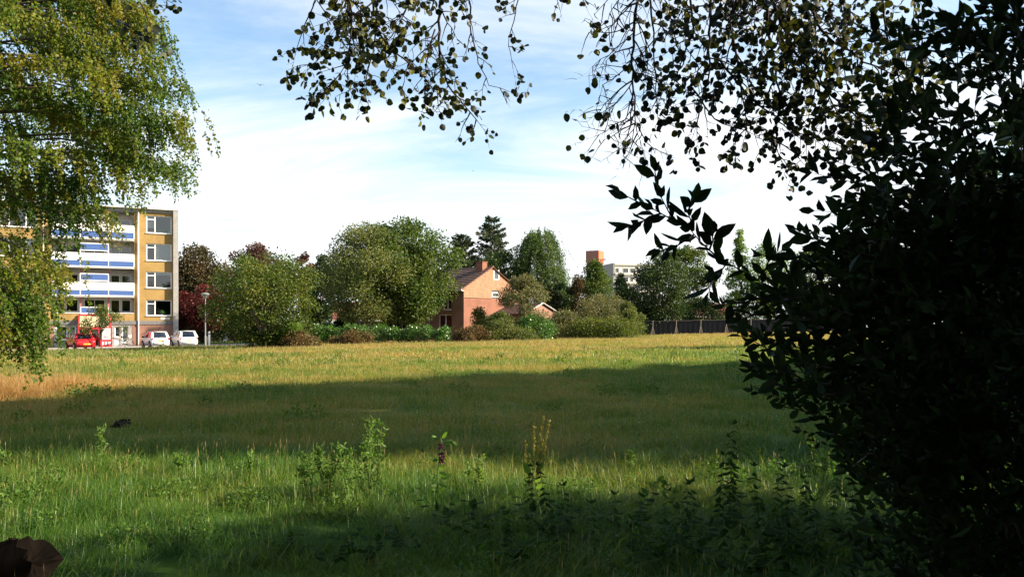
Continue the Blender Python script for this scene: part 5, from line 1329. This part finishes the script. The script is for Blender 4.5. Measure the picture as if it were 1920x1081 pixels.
    st.build('stems', M['bush_stem'], root, smooth=True)
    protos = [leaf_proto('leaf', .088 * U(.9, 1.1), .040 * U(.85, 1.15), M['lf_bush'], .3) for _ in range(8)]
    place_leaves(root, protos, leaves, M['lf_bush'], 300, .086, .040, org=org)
    print('bush leaves', len(leaves))
bush()

# ------------------------------------------------------------------ meadow grass: tufts scattered over the field
def tuft(name, n, rad, h0, h1, w0, lean, seed, stalk=0.0, flower=0.0, mat=None):
    r = np.random.default_rng(seed)
    a = r.random(n) * 2 * np.pi; q = rad * np.sqrt(r.random(n)); B = np.stack([q * np.cos(a), q * np.sin(a), np.full(n, -.02)], 1)
    h = h0 + (h1 - h0) * r.random(n) ** 1.6; az = r.random(n) * 2 * np.pi; ln = lean * (.25 + r.random(n)); D = np.stack([np.cos(az), np.sin(az), np.zeros(n)], 1)
    Sd = np.stack([-np.sin(az + .6), np.cos(az + .6), np.zeros(n)], 1); w = w0 * (.6 + .8 * r.random(n))
    lv = [0, .38, .74]
    V = []
    for t in lv:
        c = B + D * (ln * h * t ** 1.8)[:, None] + np.array([0, 0, 1.0]) * (h * t * (1 - .22 * ln * t))[:, None]; k = Sd * (w * (1 - .45 * t) * .5)[:, None]; V += [c + k, c - k]
    V.append(B + D * (ln * h)[:, None] + np.array([0, 0, 1.0]) * (h * (1 - .22 * ln))[:, None])
    V = np.stack(V, 1).reshape(-1, 3); i = np.arange(n)[:, None] * 7
    quads = [i + np.array([0, 1, 3, 2]), i + np.array([2, 3, 5, 4])]; tris = [i + np.array([4, 5, 6])]
    rnd = np.repeat(r.random(n), 7); head = np.zeros(n * 7)
    ns = int(n * stalk)
    if ns:
        B2 = np.stack([rad * np.sqrt(r.random(ns)) * np.cos(r.random(ns) * 6.28), rad * (r.random(ns) * 2 - 1), np.zeros(ns)], 1); hh = h1 * (.8 + .45 * r.random(ns)); dd = np.stack([r.normal(size=ns), r.normal(size=ns), np.zeros(ns)], 1) * .12
        Tp = B2 + (dd + np.array([0, 0, 1.0])) * hh[:, None]; s_ = np.stack([np.ones(ns), r.normal(size=ns) * .5, np.zeros(ns)], 1); s_ = unit(s_) * (w0 * .28)
        hs = s_ * 1.9; M_ = B2 + (dd + np.array([0, 0, 1.0])) * (hh * .72)[:, None]
        V2 = np.stack([B2 + s_, B2 - s_, M_ - s_, M_ + s_, M_, M_ * .45 + Tp * .55 + hs, Tp, M_ * .45 + Tp * .55 - hs], 1).reshape(-1, 3)
        k = np.arange(ns)[:, None] * 8 + len(V); quads += [k + np.array([0, 1, 2, 3]), k + np.array([4, 5, 6, 7])]
        V = np.concatenate([V, V2]); rnd = np.concatenate([rnd, np.repeat(r.random(ns) * .3 + .7, 8)]); head = np.concatenate([head, np.tile([0, 0, 0, 0, .3, .5, .5, .3], ns)])
    nf = int(n * flower)
    if nf:
        c = np.stack([rad * (r.random(nf) * 2 - 1), rad * (r.random(nf) * 2 - 1), h1 * (.5 + .45 * r.random(nf))], 1); s = w0 * .8
        V2 = np.stack([c + [s, 0, 0], c + [0, s, .3 * s], c + [-s, 0, .5 * s], c + [0, -s, -.2 * s]], 1).reshape(-1, 3); k = np.arange(nf)[:, None] * 4 + len(V); quads.append(k + np.arange(4))
        V = np.concatenate([V, V2]); rnd = np.concatenate([rnd, np.repeat(r.random(nf), 4)]); head = np.concatenate([head, np.full(nf * 4, .9)])
    me = np_mesh(name, V, [np.concatenate(quads)] + [np.concatenate(tris)], {'rnd': rnd, 'head': head}); me.materials.append(mat or M['grass'])
    return me
def scatter(name, label, meshes, P, scl, cat='grass'):
    coll = bpy.data.collections.new(name + '_tufts')
    for k, me in enumerate(meshes): coll.objects.link(bpy.data.objects.new('grass_tuft', me))
    n = len(P); me = bpy.data.meshes.new(name); me.vertices.add(n); me.vertices.foreach_set('co', np.asarray(P, np.float32).ravel())
    for nm, ty, arr in (('scl', 'FLOAT', scl), ('rz', 'FLOAT', rng.random(n) * 6.283)):
        at = me.attributes.new(nm, ty, 'POINT'); at.data.foreach_set('value', np.asarray(arr, np.float32))
    at = me.attributes.new('pick', 'INT', 'POINT'); at.data.foreach_set('value', rng.integers(0, len(meshes), n).astype(np.int32))
    o = bpy.data.objects.new(name, me); COL.objects.link(o); tag(o, label, cat, kind='stuff')
    ng = bpy.data.node_groups.new(name, 'GeometryNodeTree')
    ng.interface.new_socket('Geometry', in_out='INPUT', socket_type='NodeSocketGeometry'); ng.interface.new_socket('Geometry', in_out='OUTPUT', socket_type='NodeSocketGeometry')
    gi = ng.nodes.new('NodeGroupInput'); go = ng.nodes.new('NodeGroupOutput'); ip = ng.nodes.new('GeometryNodeInstanceOnPoints'); ci = ng.nodes.new('GeometryNodeCollectionInfo')
    ci.inputs['Collection'].default_value = coll; ci.inputs['Separate Children'].default_value = True; ci.inputs['Reset Children'].default_value = True
    def na(nm, ty):
        q = ng.nodes.new('GeometryNodeInputNamedAttribute'); q.data_type = ty; q.inputs['Name'].default_value = nm; return q.outputs[0]
    cb = ng.nodes.new('ShaderNodeCombineXYZ'); ng.links.new(na('rz', 'FLOAT'), cb.inputs[2])
    e2r = ng.nodes.new('FunctionNodeEulerToRotation'); ng.links.new(cb.outputs[0], e2r.inputs[0])
    ng.links.new(gi.outputs[0], ip.inputs['Points']); ng.links.new(ci.outputs[0], ip.inputs['Instance']); ip.inputs['Pick Instance'].default_value = True
    ng.links.new(na('pick', 'INT'), ip.inputs['Instance Index']); ng.links.new(e2r.outputs[0], ip.inputs['Rotation']); ng.links.new(na('scl', 'FLOAT'), ip.inputs['Scale'])
    ng.links.new(ip.outputs[0], go.inputs[0])
    md = o.modifiers.new('scatter', 'NODES'); md.node_group = ng
    return o
def field_points(d0, d1, per, half=.76, extra=1.5):
    """random points on the field between two distances, a little wider than the view"""
    area = half * (d1 ** 2 - d0 ** 2) + 2 * extra * (d1 - d0); n = int(area * per)
    y = np.sqrt(d0 ** 2 + rng.random(n) * (d1 ** 2 - d0 ** 2)); x = (rng.random(n) * 2 - 1) * (half * y + extra)
    return x, y
def not_paved(x, y):
    e = np.array([math.cos(BROT), math.sin(BROT)]); nn = np.array([-math.sin(BROT), math.cos(BROT)])
    o_ = -((x - BORG.x) * nn[0] + (y - BORG.y) * nn[1]); return (o_ > 10.6)
def pts(x, y): return np.stack([x, y, gz(x, y)], 1)
near_t = [tuft('grass_tuft', 150, .30, .07, .26 + .03 * (i % 4), .0045 + .0012 * (i % 3), .8 + .35 * (i % 3), 100 + i, .008 + .006 * (i % 2), .004) for i in range(9)]
x, y = field_points(3.6, 11.8, 26.0, .80, 1.0); keep = np.ones(len(x), bool)
hgt = .45 + .65 * rng.random(len(x)) ** 1.5 - .12 * (y < 7.2) * (x < 0)
scatter('near_grass', 'lush green uncut grass in the foreground below the trees', near_t, pts(x, y), hgt)
def herb(name, n, rad, h, leaf, seed, mat):
    r = np.random.default_rng(seed); a = r.random(n) * 6.283; q = rad * np.sqrt(r.random(n)); P = np.stack([q * np.cos(a), q * np.sin(a), .02 + h * r.random(n) ** .8 * (1 - .5 * (q / rad) ** 2)], 1)
    A = unit(r.normal(size=(n, 3)) + np.array([0, 0, .35])); Ls = leaf * (.6 + .8 * r.random(n)); me = leaf_mesh(name, P, A, Ls, Ls * .5, True, rnd=r.random(n)); me.materials.append(mat); return me
M['lf_herb'] = leafmat('herb_leaf', [(.040, .095, .014), (.070, .140, .022), (.12, .18, .035)], .4)
herbs = [herb('herb', 170, .22, .17, .034, 500 + i, M['lf_herb']) for i in range(4)] + [herb('herb', 70, .18, .22, .06, 510, M['lf_herb'])]
x, y = field_points(4.5, 11.0, 1.5, .80, 1.0); scatter('low_herbs', 'small leafy herbs growing among the foreground grass', herbs, pts(x, y), .5 + .7 * rng.random(len(x)), 'herbs')
x, y = field_points(12.5, 48, .10, .76, 1.0); scatter('low_herbs', 'scattered leafy clumps of herbs in the meadow', herbs, pts(x, y), .8 + 1.1 * rng.random(len(x)), 'herbs')
mid_t = [tuft('grass_tuft', 460, .75, .06, .24, .0100, .9, 200 + i, .04, .007) for i in range(6)]
x, y = field_points(11.2, 34, 1.9, .78, 1.5); scatter('meadow_grass', 'brownish green meadow grass with seed heads in the shade of the trees', mid_t, pts(x, y), .6 + .55 * rng.random(len(x)) ** 1.5)
far_t = [tuft('grass_tuft', 640, 1.9, .06, .24, .024, .9, 300 + i, .05, .006) for i in range(6)]
x, y = field_points(33, 74, .42, .78, 2); k = not_paved(x, y); x, y = x[k], y[k]; scatter('meadow_grass', 'sunlit yellow green meadow grass across the far field', far_t, pts(x, y), .6 + .6 * rng.random(len(x)))
x, y = field_points(73, 101, .30, .5, 2); k = (x > X(560, y)) ; x, y = x[k], y[k]; scatter('meadow_grass', 'dry brownish grass at the far edge before the black fence', far_t, pts(x, y), .7 + .5 * rng.random(len(x)))
# dry tall grass under the birch
M['straw'] = grassmat('dry_grass', .45)
dry_t = [tuft('grass_tuft', 320, .5, .25, .75, .009, 1.0, 400 + i, .1, 0, M['straw']) for i in range(3)]
n = 170; x = rng.uniform(-17, -11.4, n); y = 20.0 + rng.normal(size=n) * 1.5; k = x + .0 < -11.6 - .35 * np.abs(y - 20.0) * rng.random(n); x, y = x[k], y[k]
scatter('dry_grass', 'mound of tall straw coloured dry grass under the birch', dry_t, pts(x, y), .35 + .5 * rng.random(len(x)))

# ------------------------------------------------------------------ foreground weeds
M['lf_weed'] = leafmat('weed_leaf', [(.06, .13, .02), (.10, .18, .035), (.15, .22, .06)], .45)
M['lf_nettle'] = leafmat('nettle_leaf', [(.012, .032, .007), (.020, .048, .010), (.032, .066, .013)], .3, .75, .06)
M['lf_dock'] = leafmat('dock_seed', [(.15, .15, .025), (.20, .17, .035), (.24, .16, .05)], .35)
M['stem_green'] = plain('green_stem', (.09, .15, .03), .6, .3)
M['flower_purple'] = leafmat('purple_flower', [(.045, .004, .028), (.075, .006, .054), (.11, .014, .07)], .3, tcol=(1.4, .7, 1.3))
def weed_root(name, label, px, D, group=None, cat='weed'):
    x = X(px, D); R = empty(name, (x, D, g(x, D))); tag(R, label, cat, group); return R
def leaves_on(R, nm, pts_, axes, L_, W_, mat, mn=28):
    P = np.array([tuple(p) for p in pts_]); A = np.array([tuple(a) for a in axes]); n = len(P); Ls = L_ * (.7 + .6 * rng.random(n))
    link(nm, leaf_mesh(nm, P, A, Ls, Ls * (W_ / L_), True), mat, R, kind='stuff')
def goosefoot(px, D, H, br, label, spread=.28, name='goosefoot'):
    R = weed_root(name, label, px, D); st = MB(); P = []; A = []
    for b in range(br):
        a = U(0, 6.28); e = Vector((math.cos(a) * spread * H * U(.3, 1), math.sin(a) * spread * H * .6, H * U(.55, 1.0))); lp = limb_path((U(-.03, .03), U(-.03, .03), -.03), e, 7, -.02, .02); st.tube(lp, [.006, .0055, .005, .004, .003, .002, .001], 5)
        for q in range(1, 7):
            for j in range(5):
                t = U(0, 1); p = lp[q - 1].lerp(lp[q], t); d = Vector((U(-1, 1), U(-1, 1), U(-.1, .9))); P.append(p); A.append(d)
                if q >= 4:
                    s_ = p + d.normalized() * U(.03, .09) + Vector((0, 0, .03)); st.tube([p, s_], .0014, 3, False)
                    for z_ in range(3): P.append(p.lerp(s_, U(.3, 1))); A.append(Vector((U(-1, 1), U(-1, 1), U(-.3, 1))))
    st.build('stem', M['stem_green'], R); leaves_on(R, 'leaves', P, A, .042, .017, M['lf_weed'])
goosefoot(693, 8.0, .86, 7, 'tall pale green goosefoot plant with upright seed sprays in the sunlit strip', .30)
goosefoot(655, 7.8, .62, 5, 'leafy goosefoot plant left of the tall goosefoot', .3)
goosefoot(610, 7.9, .55, 5, 'shorter goosefoot plant in the sunlit grass left of the leafy goosefoot', .3)
goosefoot(577, 8.1, .45, 4, 'lowest goosefoot plant at the left of the goosefoot clump', .3)
goosefoot(472, 8.8, .42, 2, 'single slim green weed standing against the shaded meadow', .14, 'slim_weed')
goosefoot(345, 9.2, .30, 3, 'small bushy weed between the slim weeds in the sunlit grass', .3, 'small_weed')
goosefoot(188, 9.6, .52, 2, 'slim weed with a pale flowering tip in the left foreground', .12, 'slim_weed')
goosefoot(1180, 9.4, .30, 2, 'small weed right of the golden dock against the shaded meadow', .2, 'small_weed')
goosefoot(890, 8.3, .42, 3, 'leafy weed between the purple flowered plant and the golden dock', .3, 'small_weed')
goosefoot(1530, 7.5, .75, 4, 'weed with bright leaves standing at the left foot of the dark bush', .3, 'small_weed')

def balsam():
    R = weed_root('purple_flower_plant', 'leafy plant with hanging dark purple flowers in the sunlit strip', 822, 7.9, cat='flower'); st = MB()
    big = leaf_proto('leaf', .11, .055, M['lf_weed'], .2)
    main = [Vector(v) for v in ((0, 0, -.03), (-.01, 0, .25), (.01, 0, .45), (.035, 0, .60), (.02, .0, .64))]; st.tube(main, [.007, .006, .005, .004, .003], 6)
    side = [Vector(v) for v in ((.01, 0, .40), (.07, 0, .60), (.11, 0, .62), (.135, 0, .50), (.14, 0, .30))]; st.tube(side, [.004, .0035, .003, .002, .0015], 5)
    spots = [((.0, 0, .62), (-.7, -.3, .5)), ((.03, 0, .64), (.6, -.4, .6)), ((.05, 0, .60), (.9, -.2, .1)), ((.11, 0, .62), (.8, -.4, -.6)), ((.0, 0, .30), (.8, -.5, -.2)), ((-.01, 0, .26), (-.9, -.3, .1)), ((0, 0, .34), (.6, -.6, .3)), ((.0, 0, .2), (.9, -.3, -.3)), ((0, 0, .16), (-.8, -.6, .2)), ((.0, 0, .42), (-.8, -.5, .2)), ((.02, 0, .24), (.9, .3, .3)), ((-.01, 0, .1), (-.6, -.6, .5)), ((.0, .0, .12), (.7, -.6, .4))]
    for p, d in spots:
        o = bpy.data.objects.new('leaf', big); COL.objects.link(o); o.parent = R; o.matrix_basis = frame_matrix(Vector(p), d, (U(-.4, .4), -1, U(.2, .9)), U(.75, 1.15))
    st.build('stem', M['stem_green'], R)
    for k, (x_, z_) in enumerate(((.022, .585), (.035, .56), (.012, .55), (.04, .50), (.028, .48), (.045, .465), (.03, .445), (.042, .425), (.036, .405))):
        n = 9; P = np.array([x_, -.012, z_]) + rng.normal(size=(n, 3)) * .008; A = rdir(n) + np.array([0, -.3, -.7])
        link('flower', leaf_mesh('flower', P, A, .030, .018, True), M['flower_purple'], R)
balsam()
def dock():
    R = weed_root('dock_plant', 'dock with tall golden seed spikes in the sunlit strip', 1000, 8.0); st = MB(); P = []; A = []
    for (dx_, h, l) in ((0, .86, .10), (-.05, .74, .06), (.05, .80, .11), (-.08, .60, .0), (.03, .66, .07)):
        lp = limb_path((dx_ * .3, 0, -.03), (dx_ + l, U(-.05, .05), h), 8, -.01, .008); st.tube(lp, [.006, .005, .0045, .004, .0035, .003, .002, .001], 5)
        for q in range(3, 8):
            for j in range(26): P.append(lp[q - 1].lerp(lp[q], U(0, 1)) + Vector((U(-.009, .009), U(-.009, .009), 0))); A.append(Vector((U(-1, 1), U(-1, 1), U(-.8, .5))))
    st.build('stem', M['lf_dock'], R); leaves_on(R, 'seed_spikes', P, A, .018, .014, M['lf_dock'])
    big = leaf_proto('leaf', .20, .07, M['lf_weed'], .2)
    for p, d in (((0, 0, .12), (.8, -.5, .5)), ((0, 0, .1), (-.8, -.3, .6)), ((.0, 0, .2), (.5, -.8, .3)), ((.02, 0, .28), (.7, .1, .9)), ((-.02, 0, .25), (-.5, -.6, .9))):
        o = bpy.data.objects.new('leaf', big); COL.objects.link(o); o.parent = R; o.matrix_basis = frame_matrix(Vector(p), d, (0, -1, .5), U(.7, 1.1))
dock()
# nettles: opposite pairs of toothed leaves up a stem
def nettle_proto(H, pairs, name, label, group):
    R = empty(name, (0, 0, 0)); tag(R, label, 'weed', group); st = MB(); lp = limb_path((0, 0, -.05), (U(-.06, .06), U(-.06, .06), H), pairs + 2, 0, .01); st.tube(lp, [.006 * (1 - .8 * i / (pairs + 1)) for i in range(pairs + 2)], 5); st.build('stem', M['stem_green'], R)
    me = leaf_proto('leaf', .105, .062, M['lf_nettle'], .22)
    for k in range(1, pairs + 2):
        a = k * math.pi / 2 + U(-.4, .4); sc = (1.15 - .6 * k / pairs) * U(.85, 1.15)
        for s_ in (0, math.pi) if k <= pairs else (0, 2.1, 4.2):
            d = Vector((math.cos(a + s_), math.sin(a + s_), U(-1.0, .0) if k <= pairs else .8)); o = bpy.data.objects.new('leaf', me); COL.objects.link(o); o.parent = R; o.matrix_basis = frame_matrix(lp[min(k, len(lp) - 1)], d, (U(-.2, .2), U(-.2, .2), 1), sc)
    return R
GN_ = 'nettles and rank weeds in the shaded right foreground'
LB_ = 'dark green leafy nettle stalk in the shaded foreground left of the bush'
protos = [nettle_proto(.78, 15, 'nettle', LB_, GN_), nettle_proto(.58, 12, 'nettle', LB_, GN_), nettle_proto(.44, 9, 'nettle', LB_, GN_)]
spots = [(1366, 7.0, 0, 1.15), (1385, 6.9, 0, 1.0), (1345, 7.0, 1, 1.1), (1000, 6.9, 1, .9), (985, 6.7, 2, 1.0), (1035, 6.9, 1, .95), (1075, 6.6, 2, 1.0), (1420, 6.6, 1, 1.0), (1450, 6.9, 0, .85), (1480, 6.4, 1, 1.1), (1500, 6.9, 0, .9), (1530, 6.1, 1, 1.0), (1310, 6.5, 2, 1.1), (1280, 6.2, 1, .9), (1240, 6.6, 2, .9),
         (1200, 6.1, 2, 1.0), (1150, 6.3, 2, .95), (1120, 5.9, 2, 1.0), (1560, 6.5, 0, .9), (1590, 6.0, 0, .85), (1400, 6.0, 1, 1.0), (1350, 5.8, 1, .95), (1440, 5.7, 1, 1.0), (1250, 5.6, 2, 1.1), (1180, 5.5, 2, 1.0), (1050, 5.8, 2, 1.0), (960, 6.0, 2, .8), (1610, 5.6, 1, 1.0), (1540, 5.4, 1, 1.0), (1480, 5.3, 1, 1.0), (1320, 5.3, 2, 1.1), (1680, 5.2, 1, 1.1), (1750, 5.4, 1, 1.1), (1650, 6.2, 0, .9), (1720, 6.3, 0, .9)]
used = set()
for (px, D, k, s_) in spots:
    o = protos[k] if k not in used else copy_tree(protos[k]); used.add(k); x = X(px, D); o.location = (x, D, g(x, D)); o.rotation_euler = (U(-.1, .1), U(-.1, .1), U(0, 6.28)); o.scale = (s_, s_, s_)
# broad leaved bindweed and bramble low down in the shade
def bramble_proto(label, group, n=26):
    R = empty('bindweed', (0, 0, 0)); tag(R, label, 'weed', group); me = leaf_proto('leaf', .13, .105, M['lf_nettle'], .18, True); st = MB()
    for k in range(6):
        a = U(0, 6.28); e = Vector((math.cos(a) * U(.15, .45), math.sin(a) * U(.15, .4), U(.12, .42))); lp = limb_path((0, 0, -.03), e, 6, .1, .04); st.tube(lp, [.005, .0045, .004, .003, .002, .001], 4)
        for q in range(2, 6):
            o = bpy.data.objects.new('leaf', me); COL.objects.link(o); o.parent = R; o.matrix_basis = frame_matrix(lp[q], (U(-1, 1), U(-1, .2), U(-.4, .5)), (U(-.4, .4), U(-.8, .2), 1), U(.55, 1.1))
    st.build('stem', M['stem_green'], R); return R
bp_ = bramble_proto('low broad leaved weed in the shaded grass at the bottom edge', 'broad leaved weeds in the shade'); first = True
for (px, D, s_) in ((840, 6.6, .8), (880, 6.5, .9), (1010, 6.4, .9), (1080, 6.2, 1), (1170, 6.7, .9), (1300, 6.0, 1), (1440, 6.2, 1), (1545, 5.8, 1), (700, 5.9, .7), (620, 5.8, .7), (940, 5.7, .9), (1230, 5.9, .9), (1380, 5.5, 1), (1600, 6.3, 1), (1500, 5.9, 1), (1680, 5.7, 1), (540, 6.1, .6), (770, 6.1, .7)):
    o = bp_ if first else copy_tree(bp_); first = False; x = X(px, D); o.location = (x, D, g(x, D)); o.rotation_euler = (0, 0, U(0, 6.28)); o.scale = (s_, s_, s_)

# molehill and stump
def lump(name, label, cat, loc, rx, ry, h, mat, n=14, rough=.25):
    r = np.random.default_rng(5); V = []; F_ = []
    rings = 6
    for i in range(rings):
        t = i / (rings - 1)
        for k in range(n):
            a = 2 * math.pi * k / n; q = math.cos(t * math.pi / 2) * (1 + rough * (r.random() - .5)); V.append((rx * q * math.cos(a), ry * q * math.sin(a), h * math.sin(t * math.pi / 2) * (1 + rough * (r.random() - .5)) - .02))
    for i in range(rings - 1):
        for k in range(n): F_.append((i * n + k, i * n + (k + 1) % n, (i + 1) * n + (k + 1) % n, (i + 1) * n + k))
    m = MB(); m.add(V, F_); return m
x, y = X(230, 13.8), 13.8; R = empty('molehill', (x, y, g(x, y))); tag(R, 'small dark heap of soil in the shaded meadow', 'molehill')
lump('m', '', '', None, .17, .14, .145, M['soil']).build('heap', M['soil'], R)
for k in range(9):
    c = lump('c', '', '', None, .03, .03, .035, M['soil'], 6).build('clod', M['soil'], R); a = k * 2.4; c.location = (math.cos(a) * U(.05, .2), math.sin(a) * U(.05, .16), U(.04, .12) if k % 2 else .02)
def log():
    R = empty('fallen_log', (-3.42, 5.0, 0)); tag(R, 'dark broken log rising out of the grass in the left corner', 'log')
    n, m = 26, 16; r = np.random.default_rng(9); V = []; F_ = []; ax = Vector((.90, .10, .40)).normalized(); sd = ax.cross(Vector((0, 0, 1))).normalized(); up = sd.cross(ax)
    ridge = r.normal(size=n) * .05; rag = r.normal(size=n) * .022
    for i in range(m):
        t = i / (m - 1)
        for k in range(n):
            a = 2 * math.pi * k / n; q = .185 * (1.12 - .14 * t + ridge[k] + .035 * math.sin(3 * a + 5 * t) + .03 * r.normal())
            p = Vector((-.55, -.05, -.14)) + ax * (1.05 * t + (rag[k] + .05 * math.sin(2 * a + 1) if i == m - 1 else 0)) + (sd * math.cos(a) + up * math.sin(a)) * q; V.append(tuple(p))
    for i in range(m - 1):
        for k in range(n): F_.append((i * n + k, i * n + (k + 1) % n, (i + 1) * n + (k + 1) % n, (i + 1) * n + k))
    mb = MB(); mb.add(V, F_); mb.build('bark', M['dead_wood'], R, smooth=True)
    c = sum((Vector(v) for v in V[-n:]), Vector()) / n - ax * .05; ring = [tuple(c.lerp(Vector(v), .55) + ax * (r.random() - .6) * .05) for v in V[-n:]]
    mb = MB(); mb.add(V[-n:] + ring + [tuple(c)], [(k, (k + 1) % n, n + (k + 1) % n, n + k) for k in range(n)] + [(n + k, n + (k + 1) % n, 2 * n) for k in range(n)]); mb.build('broken_end', M['dead_wood'], R)
log()
